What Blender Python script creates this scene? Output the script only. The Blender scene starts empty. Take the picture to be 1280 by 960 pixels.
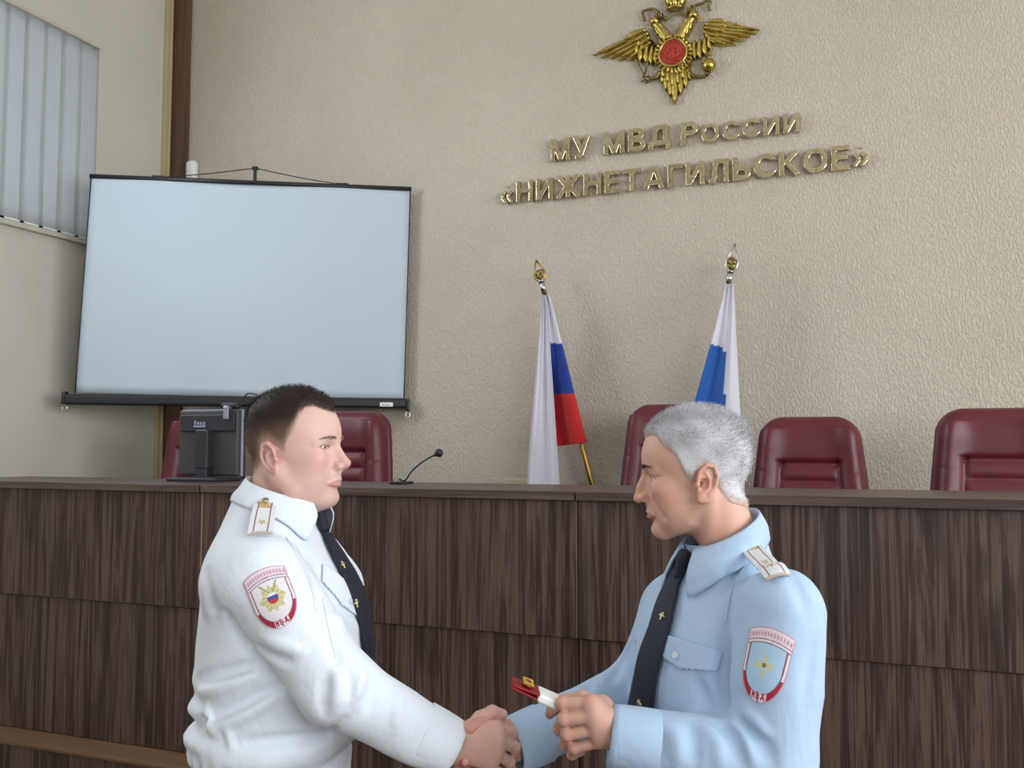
import bpy, bmesh, math, random
import numpy as np
from mathutils import Vector, Matrix
from mathutils.bvhtree import BVHTree
random.seed(7); RNG = np.random.default_rng(7)
SC = bpy.context.scene
COL = SC.collection
# ------------------------------------------------------------------ camera
CAM_H = 1.63
FPX, YAW, PITCH = 1166.5, 0.37809, 0.06771
_cy, _sy, _cp, _sp = math.cos(YAW), math.sin(YAW), math.cos(PITCH), math.sin(PITCH)
RIGHT = np.array([_cy, _sy, 0.0]); FWD = np.array([-_sy*_cp, _cy*_cp, _sp]); UP = np.cross(RIGHT, FWD)
EYE = np.array([0.0, 0.0, CAM_H])
cam = bpy.data.cameras.new('camera'); cam.sensor_width = 36; cam.lens = 36*FPX/1280; cam.clip_start = .05
camo = bpy.data.objects.new('camera', cam); COL.objects.link(camo)
camo.matrix_world = Matrix(((RIGHT[0], UP[0], -FWD[0], 0), (RIGHT[1], UP[1], -FWD[1], 0), (RIGHT[2], UP[2], -FWD[2], CAM_H), (0, 0, 0, 1)))
SC.camera = camo
# ------------------------------------------------------------------ exposure, world, daylight
SC.view_settings.view_transform = 'Standard'; SC.view_settings.look = 'None'
SC.view_settings.exposure = -0.21; SC.view_settings.gamma = 1.0; SC.view_settings.use_curve_mapping = False
W = bpy.data.worlds.new('sky'); SC.world = W; W.use_nodes = True
W.node_tree.nodes['Background'].inputs[0].default_value = (.75, .86, 1, 1); W.node_tree.nodes['Background'].inputs[1].default_value = 1.0
def area(name, loc, aim, sx, sy, power, col):
    l = bpy.data.lights.new(name, 'AREA'); l.shape = 'RECTANGLE'; l.size = sx; l.size_y = sy; l.energy = power; l.color = col
    o = bpy.data.objects.new(name, l); COL.objects.link(o); o.location = loc
    d = Vector(aim)-Vector(loc); o.rotation_euler = d.to_track_quat('-Z', 'Z').to_euler()
    return o
RX, RYB, CEIL = 3.6, -3.6, 5.0
DAY = (.93, .97, 1.0)
for k, y in enumerate((-2.2, 0.2, 2.6)):
    area('window_daylight', (RX-.03, y, 2.45), (RX-3, y, 2.3), 1.7, 2.3, 113, DAY)
for k, x in enumerate((-2.4, 0.2, 2.6)):
    area('rear_window_daylight', (x, RYB+.03, 2.3), (x, RYB+3, 2.1), 1.7, 2.2, 14, DAY)
area('window_daylight_side', (-4.05-.12, 2.2, 2.6), (-3, 2.2, 2.4), 3.2, 1.5, 135, (.86, .94, 1.0))
# ------------------------------------------------------------------ pixel helpers (real points on real planes)
def ray(u, v):
    d = RIGHT*((u-640)/FPX) - UP*((v-480)/FPX) + FWD
    return d
def PZ(u, v, z): return EYE + ray(u, v)*z
def PY(u, v, y): d = ray(u, v); return EYE + d*(y/d[1])
def PX(u, v, x): d = ray(u, v); return EYE + d*(x/d[0])
def PH(u, v, h): d = ray(u, v); return EYE + d*((h-CAM_H)/d[2])
# ------------------------------------------------------------------ objects
def tag(o, label=None, cat=None, group=None, kind=None):
    if label: o['label'] = label
    if cat: o['category'] = cat
    if group: o['group'] = group
    if kind: o['kind'] = kind
    return o
def empty(name, loc, label=None, cat=None, group=None, rotz=0):
    o = bpy.data.objects.new(name, None); COL.objects.link(o); o.location = loc; o.rotation_euler = (0, 0, rotz)
    o.empty_display_size = .05
    return tag(o, label, cat, group)
def obj(name, me, mats=(), parent=None, smooth=False, world=True):
    """mesh/bmesh -> one object; vertex coordinates are world coordinates unless the parent frame is wanted (world=False)"""
    if isinstance(me, bmesh.types.BMesh):
        bm = me; me = bpy.data.meshes.new(name); bm.to_mesh(me); bm.free()
    o = bpy.data.objects.new(name, me); COL.objects.link(o)
    if not isinstance(mats, (list, tuple)): mats = [mats]
    for m in mats: me.materials.append(m)
    if smooth:
        me.polygons.foreach_set('use_smooth', np.ones(len(me.polygons), bool))
    if parent is not None:
        o.parent = parent
        if world:
            bpy.context.view_layer.update()
            o.matrix_parent_inverse = parent.matrix_world.inverted()
    return o
def pymesh(name, V, F):
    me = bpy.data.meshes.new(name); me.from_pydata([tuple(map(float, v)) for v in V], [], [tuple(map(int, f)) for f in F]); me.update(); return me
def bx(bm, c, s, M=None, bev=0.0, seg=2):
    """box with centre c and full size s, own rotation M (3x3), bevelled"""
    r = bmesh.ops.create_cube(bm, size=1.0); vs = r['verts']
    for v in vs: v.co = Vector((v.co.x*s[0], v.co.y*s[1], v.co.z*s[2]))
    if bev > 0:
        es = list({e for v in vs for e in v.link_edges})
        rr = bmesh.ops.bevel(bm, geom=es, offset=bev, segments=seg, profile=.5, affect='EDGES')
        vs = list({v for f in rr['faces'] for v in f.verts} | {v for v in vs if v.is_valid})
    for v in vs:
        p = Vector(v.co)
        if M is not None: p = M @ p
        v.co = p + Vector(c)
    return bm
def box_obj(name, lo, hi, mat, parent=None, bev=0.0):
    bm = bmesh.new(); lo = np.array(lo, float); hi = np.array(hi, float)
    bx(bm, (lo+hi)/2, hi-lo, bev=bev); return obj(name, bm, mat, parent)
def frames(pts):
    pts = [Vector(p) for p in pts]; T = []
    for i in range(len(pts)):
        a = pts[max(i-1, 0)]; b = pts[min(i+1, len(pts)-1)]; T.append((b-a).normalized())
    n = T[0].orthogonal().normalized(); out = []
    for i, t in enumerate(T):
        n = (n - t*n.dot(t)).normalized(); out.append((pts[i], n, t.cross(n)))
    return out
def tube(bm, pts, rad, n=10, cap=True):
    fr = frames(pts); rad = [rad]*len(pts) if np.isscalar(rad) else rad; rings = []
    for (p, a, b), r in zip(fr, rad):
        rings.append([bm.verts.new(p + a*(r*math.cos(2*math.pi*k/n)) + b*(r*math.sin(2*math.pi*k/n))) for k in range(n)])
    for i in range(len(rings)-1):
        for k in range(n):
            f = bm.faces.new((rings[i][k], rings[i][(k+1) % n], rings[i+1][(k+1) % n], rings[i+1][k])); f.smooth = True
    if cap:
        bm.faces.new(rings[0][::-1]); bm.faces.new(rings[-1])
    return bm
def ball(bm, c, r, u=16, v=12, M=None):
    r = (r, r, r) if np.isscalar(r) else r
    res = bmesh.ops.create_uvsphere(bm, u_segments=u, v_segments=v, radius=1)
    for vv in res['verts']:
        p = Vector((vv.co.x*r[0], vv.co.y*r[1], vv.co.z*r[2]))
        if M is not None: p = M @ p
        vv.co = p + Vector(c)
        for f in vv.link_faces: f.smooth = True
    return bm
def spline(P, n):
    """Catmull-Rom through the points P, n samples"""
    P = np.array(P, float); m = len(P)-1; out = []
    for t in np.linspace(0, m, n):
        i = min(int(t), m-1); f = t-i
        p0, p1, p2, p3 = P[max(i-1, 0)], P[i], P[i+1], P[min(i+2, m)]
        out.append(.5*((2*p1)+(-p0+p2)*f+(2*p0-5*p1+4*p2-p3)*f*f+(-p0+3*p1-3*p2+p3)*f**3))
    return np.array(out)
# ------------------------------------------------------------------ materials
def srgb(r, g, b):
    f = lambda c: (c/255/12.92) if c/255 <= .04045 else ((c/255+.055)/1.055)**2.4
    return (f(r), f(g), f(b), 1)
class NT:
    def __init__(s, name):
        s.m = bpy.data.materials.new(name); s.m.use_nodes = True; s.t = s.m.node_tree; s.N = s.t.nodes; s.L = s.t.links
        s.b = s.N['Principled BSDF']
    def node(s, t, **kw):
        n = s.N.new(t)
        for k, v in kw.items():
            if k in n.inputs: n.inputs[k].default_value = v
            else: setattr(n, k, v)
        return n
    def link(s, a, b): s.L.new(a, b)
    def coords(s, kind='Object', scale=(1, 1, 1), rot=(0, 0, 0)):
        tc = s.node('ShaderNodeTexCoord'); mp = s.node('ShaderNodeMapping'); mp.inputs['Scale'].default_value = scale; mp.inputs['Rotation'].default_value = rot
        s.link(tc.outputs[kind], mp.inputs[0]); return mp.outputs[0]
    def noise(s, vec, scale, detail=4, rough=.55, dist=0.0):
        n = s.node('ShaderNodeTexNoise'); n.inputs['Scale'].default_value = scale; n.inputs['Detail'].default_value = detail
        n.inputs['Roughness'].default_value = rough; n.inputs['Distortion'].default_value = dist
        s.link(vec, n.inputs['Vector']); return n.outputs['Fac']
    def ramp(s, fac, stops):
        r = s.node('ShaderNodeValToRGB'); e = r.color_ramp.elements
        while len(e) < len(stops): e.new(.5)
        for k, (p, c) in enumerate(stops): e[k].position = p; e[k].color = c
        s.link(fac, r.inputs[0]); return r.outputs[0]
    def bump(s, h, strength=.3, dist=.01, prev=None):
        b = s.node('ShaderNodeBump'); b.inputs['Strength'].default_value = strength; b.inputs['Distance'].default_value = dist
        s.link(h, b.inputs['Height'])
        if prev is not None: s.link(prev, b.inputs['Normal'])
        return b.outputs[0]
def mat(name, col, rough=.5, metal=0.0, spec=.5, bump=None, var=None, sheen=0, sss=0, coat=0):
    """plain procedural material: colour with a little noise variation, optional fine bump (scale, strength, distance)"""
    n = NT(name); n.b.inputs['Base Color'].default_value = col; n.b.inputs['Roughness'].default_value = rough
    n.b.inputs['Metallic'].default_value = metal; n.b.inputs['Specular IOR Level'].default_value = spec
    n.b.inputs['Sheen Weight'].default_value = sheen; n.b.inputs['Coat Weight'].default_value = coat
    if sss:
        n.b.inputs['Subsurface Weight'].default_value = sss; n.b.inputs['Subsurface Radius'].default_value = (.012, .005, .003); n.b.inputs['Subsurface Scale'].default_value = .5
    v = n.coords()
    sc, amt = var or (12, .06)
    f = n.noise(v, sc, 3)
    n.link(n.ramp(f, [(.3, tuple(c*(1-amt) for c in col[:3])+(1,)), (.7, tuple(min(1, c*(1+amt)) for c in col[:3])+(1,))]), n.b.inputs['Base Color'])
    if bump:
        n.link(n.bump(n.noise(v, bump[0], 5), bump[1], bump[2]), n.b.inputs['Normal'])
    return n.m
M = {}
def wood(name, c0, c1, c2, sx=1.0, rough=.42, along='z'):
    n = NT(name)
    sc = {'z': (17*sx, 17*sx, 1.0), 'x': (1.0, 17*sx, 17*sx), 'y': (17*sx, 1.0, 17*sx)}[along]
    sc2 = {'z': (75*sx, 75*sx, 1.3), 'x': (1.3, 75*sx, 75*sx), 'y': (75*sx, 1.3, 75*sx)}[along]
    oi = n.node('ShaderNodeObjectInfo'); tc = n.node('ShaderNodeTexCoord'); ad = n.node('ShaderNodeVectorMath', operation='ADD')
    mu = n.node('ShaderNodeMath', operation='MULTIPLY'); mu.inputs[1].default_value = 17.3; n.link(oi.outputs['Random'], mu.inputs[0])
    n.link(tc.outputs['Object'], ad.inputs[0]); n.link(mu.outputs[0], ad.inputs[1])
    def mp(s):
        m = n.node('ShaderNodeMapping'); m.inputs['Scale'].default_value = s; n.link(ad.outputs[0], m.inputs[0]); return m.outputs[0]
    a = n.noise(mp(sc), 1.0, 5, .62, 1.7); b = n.noise(mp(sc2), 1.0, 3, .6, 1.3)
    mx = n.node('ShaderNodeMath', operation='MULTIPLY_ADD'); mx.inputs[1].default_value = .45; n.link(b, mx.inputs[0])
    ml = n.node('ShaderNodeMath', operation='MULTIPLY'); ml.inputs[1].default_value = .6; n.link(a, ml.inputs[0]); n.link(ml.outputs[0], mx.inputs[2])
    n.link(n.ramp(mx.outputs[0], [(.36, c0), (.5, c1), (.59, c2), (.68, c1)]), n.b.inputs['Base Color'])
    n.b.inputs['Roughness'].default_value = rough; n.b.inputs['Specular IOR Level'].default_value = .4
    n.link(n.bump(b, .12, .002), n.b.inputs['Normal'])
    return n.m
def stucco(name, col, col2):
    n = NT(name); v = n.coords(scale=(1, 1, .5), rot=(0, .22, 0))
    a = n.noise(v, 100, 3, .55, .4); b = n.noise(v, 200, 3, .6, .3); c = n.noise(n.coords(), 1.4, 3)
    r = n.ramp(a, [(.42, (0, 0, 0, 1)), (.6, (1, 1, 1, 1))])
    n.link(n.ramp(c, [(.3, col), (.7, col2)]), n.b.inputs['Base Color'])
    n.b.inputs['Roughness'].default_value = .85; n.b.inputs['Specular IOR Level'].default_value = .2
    h = n.bump(r, .8, .0045); n.link(n.bump(b, .35, .003, h), n.b.inputs['Normal'])
    return n.m
M['stucco'] = stucco('stucco', srgb(199, 188, 173), srgb(207, 196, 181))
M['paint'] = mat('paint', srgb(206, 200, 189), .8, spec=.2, bump=(70, .25, .003), var=(1.2, .03))
M['walnut'] = wood('walnut', srgb(38, 27, 23), srgb(65, 48, 42), srgb(102, 81, 72))
M['walnut_top'] = wood('walnut_top', srgb(60, 46, 42), srgb(80, 64, 58), srgb(98, 82, 75), along='x')
M['walnut_edge'] = mat('walnut_edge', srgb(150, 132, 118), .5)
M['brown_board'] = wood('brown_board', srgb(78, 56, 44), srgb(96, 70, 54), srgb(108, 80, 62), rough=.5)
M['sill'] = mat('sill_paint', srgb(196, 192, 174), .5)
M['olive_trim'] = mat('olive_trim', srgb(186, 172, 134), .4, var=(8, .05))
M['step_wood'] = wood('step_wood', srgb(92, 70, 48), srgb(112, 86, 60), srgb(122, 96, 68), along='x', rough=.45)
M['floor'] = wood('floor_boards', srgb(70, 50, 36), srgb(88, 64, 46), srgb(100, 74, 54), along='x', rough=.4)
M['ceiling'] = mat('ceiling_white', srgb(232, 230, 226), .9)
M['leather'] = mat('burgundy_leather', srgb(92, 25, 37), .42, spec=.5, bump=(260, .18, .0015), var=(9, .12))
M['black_plastic'] = mat('black_plastic', srgb(30, 29, 33), .42)
M['dark_plastic'] = mat('dark_plastic', srgb(62, 62, 64), .5, bump=(400, .1, .001))
M['darker_plastic'] = mat('darker_plastic', srgb(38, 41, 48), .45)
M['silver'] = mat('silver_plastic', srgb(150, 152, 170), .35, metal=.3)
M['white_plastic'] = mat('white_plastic', srgb(236, 237, 238), .4)
M['beige_plastic'] = mat('beige_plastic', srgb(196, 188, 160), .45)
M['screen'] = mat('projection_fabric', srgb(192, 204, 213), .75, spec=.25, var=(2.0, .015))
M['cord'] = mat('dark_cord', srgb(52, 44, 40), .7)
M['chrome'] = mat('chrome', srgb(205, 205, 205), .18, metal=1)
M['brass'] = mat('brass', srgb(190, 152, 74), .28, metal=1, var=(20, .12))
# ------------------------------------------------------------------ implicit surfaces -> mesh (surface nets on sparse blocks)
F32 = np.float32
def V3(*a): return np.array(a, F32)
def ln(P): return np.sqrt(np.einsum('ij,ij->i', P, P))
def s_sphere(P, c, r): return ln(P-V3(*c))-r
def s_ell(P, c, r, R=None):
    q = P-V3(*c)
    if R is not None: q = q@np.asarray(R, F32)            # columns of R are the ellipsoid's own axes
    r = V3(*r); k0 = ln(q/r); k1 = ln(q/(r*r)); return k0*(k0-1)/np.maximum(k1, 1e-6)
def s_cone(P, a, b, ra, rb):
    a = V3(*a); b = V3(*b); d = b-a; t = np.clip(((P-a)@d)/max(float(d@d), 1e-9), 0, 1)
    return ln(P-a-t[:, None]*d)-(ra+(rb-ra)*t)
def s_path(P, pts, rad, k=None):
    """chain of tapered capsules"""
    d = None
    for i in range(len(pts)-1):
        e = s_cone(P, pts[i], pts[i+1], rad[i], rad[i+1]); d = e if d is None else (np.minimum(d, e) if k is None else smin(d, e, k))
    return d
def s_box(P, c, h, r=0., R=None):
    q = P-V3(*c)
    if R is not None: q = q@np.asarray(R, F32)
    q = np.abs(q)-(V3(*h)-r); return ln(np.maximum(q, 0))+np.minimum(q.max(1), 0)-r
def smin(a, b, k):
    h = np.clip(.5+.5*(b-a)/k, 0, 1); return b+(a-b)*h-k*h*(1-h)
def smax(a, b, k): return -smin(-a, -b, k)
def sub(a, b, k): return smax(a, -b, k)
def surf(f, lo, hi, h, B=8, slack=1.5):
    lo = np.array(lo, float); hi = np.array(hi, float)
    nb = np.maximum(np.ceil((hi-lo)/(h*B)).astype(int), 1); n = nb*B+1
    gi = np.stack(np.meshgrid(*[np.arange(k) for k in nb], indexing='ij'), -1).reshape(-1, 3)
    cen = (lo+(gi*B+B/2)*h).astype(F32); dc = f(cen)
    act = np.abs(dc) < slack*B*h*.87
    sgn = np.where(dc > 0, 1, -1).astype(F32).reshape(nb)
    V = np.ones(n, F32); V[:-1, :-1, :-1] = np.repeat(np.repeat(np.repeat(sgn, B, 0), B, 1), B, 2)
    off = np.stack(np.meshgrid(*[np.arange(B+1)]*3, indexing='ij'), -1).reshape(-1, 3)
    ga = gi[act]
    for s in range(0, len(ga), 400):
        idx = (ga[s:s+400, None, :]*B+off[None]).reshape(-1, 3)
        V[idx[:, 0], idx[:, 1], idx[:, 2]] = f((lo+idx*h).astype(F32))
    ins = V < 0
    c = np.zeros(n-1, np.int8)
    for dx in (0, 1):
        for dy in (0, 1):
            for dz in (0, 1):
                c += ins[dx:n[0]-1+dx, dy:n[1]-1+dy, dz:n[2]-1+dz]
    cells = np.argwhere((c > 0) & (c < 8)); ID = -np.ones(n-1, np.int32); ID[cells[:, 0], cells[:, 1], cells[:, 2]] = np.arange(len(cells))
    cor = np.array([(x, y, z) for x in (0, 1) for y in (0, 1) for z in (0, 1)])
    cv = np.stack([V[cells[:, 0]+o[0], cells[:, 1]+o[1], cells[:, 2]+o[2]] for o in cor], 1)
    acc = np.zeros((len(cells), 3)); cnt = np.zeros(len(cells))
    for a in range(8):
        for b in range(a+1, 8):
            if np.abs(cor[a]-cor[b]).sum() != 1: continue
            m = (cv[:, a] < 0) != (cv[:, b] < 0); t = cv[m, a]/(cv[m, a]-cv[m, b])
            acc[m] += cor[a]+t[:, None]*(cor[b]-cor[a]); cnt[m] += 1
    verts = lo+(cells+acc/cnt[:, None])*h
    quads = []
    for ax in range(3):
        o1, o2 = [(1, 2), (2, 0), (0, 1)][ax]
        A = [slice(1, -1)]*3; A[ax] = slice(0, -1); A2 = [slice(1, -1)]*3; A2[ax] = slice(1, None)
        a = ins[tuple(A)]; b = ins[tuple(A2)]
        e = np.argwhere(a != b); fl = a[e[:, 0], e[:, 1], e[:, 2]]
        base = e.copy(); base[:, o1] += 1; base[:, o2] += 1
        q = []
        for (s1, s2) in ((0, 0), (-1, 0), (-1, -1), (0, -1)):
            k = base.copy(); k[:, o1] += s1; k[:, o2] += s2; q.append(ID[k[:, 0], k[:, 1], k[:, 2]])
        q = np.stack(q, 1); q[~fl] = q[~fl][:, ::-1]; quads.append(q)
    Q = np.concatenate(quads); Q = Q[(Q >= 0).all(1)]
    return verts, Q
def grad(f, P, e=5e-4):
    P = np.asarray(P, F32); g = np.zeros_like(P)
    for k in range(3):
        d = np.zeros(3, F32); d[k] = e; g[:, k] = f(P+d)-f(P-d)
    return g/np.maximum(ln(g), 1e-9)[:, None]
def snap(f, P, off=0.0, it=4):
    """move points along the field's gradient onto its level set 'off'"""
    P = np.array(P, F32)
    for _ in range(it):
        P = P-grad(f, P)*(f(P)-off)[:, None]*.9
    return P
def trace(f, O, D, off=0.0, tmax=4.0, t0=0.0):
    """march rays O + t D onto the field; returns points (nan when missed)"""
    O = np.asarray(O, F32); D = np.asarray(D, F32); D = D/ln(D)[:, None]; t = np.full(len(O), t0, F32)
    for _ in range(90): t = np.minimum(t+(f(O+D*t[:, None])-off)*.7, tmax)
    P = O+D*t[:, None]; P[t >= tmax] = np.nan; return P
def fast_mesh(name, V, Q):
    V = np.asarray(V, F32); Q = np.asarray(Q, np.int32); k = Q.shape[1]
    me = bpy.data.meshes.new(name); me.vertices.add(len(V)); me.vertices.foreach_set('co', V.ravel())
    me.loops.add(len(Q)*k); me.loops.foreach_set('vertex_index', Q.ravel())
    me.polygons.add(len(Q)); me.polygons.foreach_set('loop_start', np.arange(len(Q), dtype=np.int32)*k)
    me.polygons.foreach_set('loop_total', np.full(len(Q), k, np.int32)); me.polygons.foreach_set('use_smooth', np.ones(len(Q), bool))
    me.update(calc_edges=True); me.validate(); return me
def sdf_obj(name, f, lo, hi, h, m, parent=None, R=None, T=None, color=None):
    """mesh of the field; vertices optionally moved by rotation R and offset T; colour function of the local position"""
    V, Q = surf(f, lo, hi, h); L = V
    if R is not None: V = V@np.asarray(R, float).T
    if T is not None: V = V+np.asarray(T, float)
    me = fast_mesh(name, V, Q)
    if color is not None: paint(me, color(L))
    return obj(name, me, m, parent, smooth=True)
def paint(me, rgb):
    a = me.color_attributes.new('Col', 'FLOAT_COLOR', 'POINT')
    c = np.ones((len(me.vertices), 4), F32); c[:, :3] = rgb; a.data.foreach_set('color', c.ravel())
def wav(P, f, seed=0):
    """cheap smooth noise from warped sines, about -1..1"""
    r = np.random.default_rng(seed); d = np.zeros(len(P), F32)
    for k in range(5):
        w = r.normal(size=3); w = w/np.linalg.norm(w)*f*(.7+.25*k); ph = r.uniform(0, 6.28, 2)
        d += np.sin(P@w.astype(F32)+ph[0]+1.7*np.sin(P@np.roll(w, 1).astype(F32)*.8+ph[1]))
    return d/3.2
def sstep(x, a, b):
    t = np.clip((x-a)/(b-a), 0, 1); return t*t*(3-2*t)
# ------------------------------------------------------------------ room shell
WALL_Y, POD_H = 4.6, 0.512
LEFT_X = float(PY(217, 40, WALL_Y)[0])
DESK_Y = 2.80
def wall(name, lo, hi, m): return tag(box_obj(name, lo, hi, m), kind='structure')
wall('floor', (LEFT_X-.3, RYB-.3, -.12), (RX+.3, WALL_Y+.3, 0), M['floor'])
wall('ceiling', (LEFT_X-.3, RYB-.3, CEIL), (RX+.3, WALL_Y+.3, CEIL+.12), M['ceiling'])
wall('wall_back', (LEFT_X-.3, WALL_Y, 0), (RX+.3, WALL_Y+.2, CEIL), M['stucco'])
def holed_wall(name, axis, c0, c1, a0, a1, holes, m):
    """wall slab between c0..c1 on one axis with window holes (a_lo, a_hi, z_lo, z_hi) along the other axis"""
    bm = bmesh.new()
    xs = sorted({a0, a1} | {h[0] for h in holes} | {h[1] for h in holes})
    zs = sorted({0, CEIL} | {h[2] for h in holes} | {h[3] for h in holes})
    for i in range(len(xs)-1):
        for j in range(len(zs)-1):
            mx, mz = (xs[i]+xs[i+1])/2, (zs[j]+zs[j+1])/2
            if any(h[0] < mx < h[1] and h[2] < mz < h[3] for h in holes): continue
            lo = (c0, xs[i], zs[j]) if axis == 'x' else (xs[i], c0, zs[j]); hi = (c1, xs[i+1], zs[j+1]) if axis == 'x' else (xs[i+1], c1, zs[j+1])
            bx(bm, (np.array(lo)+hi)/2, np.array(hi)-lo)
    bmesh.ops.remove_doubles(bm, verts=bm.verts, dist=1e-5)
    return tag(obj(name, bm, m), kind='structure')
glass = NT('window_glass'); glass.b.inputs['Transmission Weight'].default_value = 1; glass.b.inputs['Roughness'].default_value = 0; glass.b.inputs['IOR'].default_value = 1.02
M['glass'] = glass.m
M['win_frame'] = mat('white_window_frame', srgb(235, 236, 236), .4)
wn = [0]
def window(axis, c, a0, a1, z0, z1, inward):
    """frame with a mullion, a transom and glass in the hole at depth c"""
    wn[0] += 1; bm = bmesh.new(); w = .06
    def bar(p0, p1, q0, q1):
        lo = (c-.03, p0, q0) if axis == 'x' else (p0, c-.03, q0); hi = (c+.03, p1, q1) if axis == 'x' else (p1, c+.03, q1)
        bx(bm, (np.array(lo)+hi)/2, np.array(hi)-lo)
    bar(a0, a1, z0, z0+w); bar(a0, a1, z1-w, z1); bar(a0, a0+w, z0, z1); bar(a1-w, a1, z0, z1)
    m_ = (a0+a1)/2; bar(m_-w/2, m_+w/2, z0, z1); bar(a0, a1, z0+.7*(z1-z0), z0+.7*(z1-z0)+w)
    f = tag(obj('window_%d' % wn[0], bm, M['win_frame']), kind='structure')
    lo = (c-.003, a0, z0) if axis == 'x' else (a0, c-.003, z0); hi = (c+.003, a1, z1) if axis == 'x' else (a1, c+.003, z1)
    box_obj('window_glass', lo, hi, M['glass'], f)
# the window beside the corner, measured on the photograph's wall plane
wtop = PX(121, 59.5, LEFT_X); wbot = PX(108, 304, LEFT_X)
W1_Y, W1_Z0, W1_Z1 = wtop[1], wbot[2], wtop[2]
holed_wall('wall_left', 'x', LEFT_X-.3, LEFT_X, RYB-.3, WALL_Y, [(.6, W1_Y, W1_Z0, W1_Z1)], M['paint'])
window('x', LEFT_X-.2, .6, W1_Y, W1_Z0, W1_Z1, 1)
rw = [(y-.9, y+.9, 1.0, 3.5) for y in (-2.2, .2, 2.6)]
holed_wall('wall_right', 'x', RX, RX+.3, RYB-.3, WALL_Y, rw, M['paint'])
for h in rw: window('x', RX+.15, *h, -1)
bw = [(x-.9, x+.9, 1.0, 3.5) for x in (-2.4, .2, 2.6)]
holed_wall('wall_front', 'y', RYB-.3, RYB, LEFT_X, RX, bw, M['paint'])
for h in bw: window('y', RYB-.15, *h, 1)
# window board under the blind
sl = PX(110, 298, LEFT_X)
tag(box_obj('window_sill', (LEFT_X-.2, .55, W1_Z0-.016), (LEFT_X+.035, W1_Y+.012, W1_Z0+.012), M['sill'], bev=.004), kind='structure')
# corner trim: beige moulding on the side wall, brown board on the end wall
cx = LEFT_X
y_m = PX(206, 0, LEFT_X)[1]
bm = bmesh.new()
bx(bm, (cx+.009, (y_m+WALL_Y)/2-.02, CEIL/2), (.018, WALL_Y-y_m-.04, CEIL))
bx(bm, (cx+.014, y_m+.045, CEIL/2), (.028, .022, CEIL), bev=.006); bx(bm, (cx+.012, y_m+.012, CEIL/2), (.024, .016, CEIL), bev=.004)
tag(obj('trim_1', bm, M['olive_trim']), kind='structure')
xb = PY(240.5, 20, WALL_Y)[0]
tag(box_obj('trim_2', (cx+.004, WALL_Y-.022, 0), (xb, WALL_Y-.0005, CEIL), M['brown_board'], bev=.003), kind='structure')
# podium with a step ledge
POD_Y = DESK_Y-.128
bm = bmesh.new(); bx(bm, ((LEFT_X+RX)/2, (POD_Y+WALL_Y)/2, POD_H/2-.008), (RX-LEFT_X, WALL_Y-POD_Y-.012, POD_H-.016))
tag(obj('floor_podium', bm, M['walnut']), kind='structure')
tag(box_obj('floor_podium_deck', (LEFT_X, POD_Y, POD_H-.014), (RX, WALL_Y-.001, POD_H), M['step_wood'], bev=.002), kind='structure')
tag(box_obj('baseboard_back', (xb, WALL_Y-.018, POD_H), (RX, WALL_Y-.0005, POD_H+.09), M['brown_board'], bev=.003), kind='structure')

# ------------------------------------------------------------------ vertical blind in the window
def fabric_mat(name, col, transl=.0, bump=(300, .1, .001), rough=.8):
    n = NT(name); n.b.inputs['Base Color'].default_value = col; n.b.inputs['Roughness'].default_value = rough; n.b.inputs['Specular IOR Level'].default_value = .2
    v = n.coords(); n.link(n.bump(n.noise(v, bump[0], 3), bump[1], bump[2]), n.b.inputs['Normal'])
    f = n.noise(v, 3.0, 3); n.link(n.ramp(f, [(.3, tuple(c*.96 for c in col[:3])+(1,)), (.7, col)]), n.b.inputs['Base Color'])
    if transl:
        t = n.node('ShaderNodeBsdfTranslucent'); t.inputs[0].default_value = col; mx = n.node('ShaderNodeMixShader'); mx.inputs[0].default_value = transl
        n.link(n.b.outputs[0], mx.inputs[1]); n.link(t.outputs[0], mx.inputs[2]); n.link(mx.outputs[0], n.N['Material Output'].inputs[0])
    return n.m
M['blind'] = fabric_mat('blind_fabric', srgb(243, 245, 246), .72)
bl = empty('vertical_blind', (LEFT_X+.012, W1_Y, W1_Z0), 'white vertical strip blind hanging in the window beside the corner', 'blind')
box_obj('head_rail', (LEFT_X+.002, .62, W1_Z1-.012), (LEFT_X+.026, W1_Y+.012, W1_Z1+.010), M['sill'], bl, bev=.003)
yy = W1_Y+.010; k = 0
while yy > .75:
    w = .150; bm = bmesh.new(); rows = 14; cols = 5; g = []
    ph = random.uniform(0, 6.28); a = random.uniform(.003, .007)
    for i in range(rows+1):
        z = W1_Z1-.02-(W1_Z1-.02-W1_Z0-.022)*i/rows; row = []
        for j in range(cols+1):
            t = j/cols; y = yy-w*t
            x = LEFT_X+.010 + .003*(k % 2) + .003*t + .003*math.sin(math.pi*t) + .35*a*math.sin(ph+i*.55)*(i/rows)
            row.append(bm.verts.new((x, y, z)))
        g.append(row)
    for i in range(rows):
        for j in range(cols):
            f = bm.faces.new((g[i][j], g[i+1][j], g[i+1][j+1], g[i][j+1])); f.smooth = True
    bmesh.ops.solidify(bm, geom=bm.faces[:], thickness=.0012)
    o = obj('blind_strip', bm, M['blind'], bl)
    box_obj('hem_weight', (LEFT_X+.006, yy-w+.004, W1_Z0+.016), (LEFT_X+.024, yy-.004, W1_Z0+.024), M['white_plastic'], o)
    yy -= .118; k += 1

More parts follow.
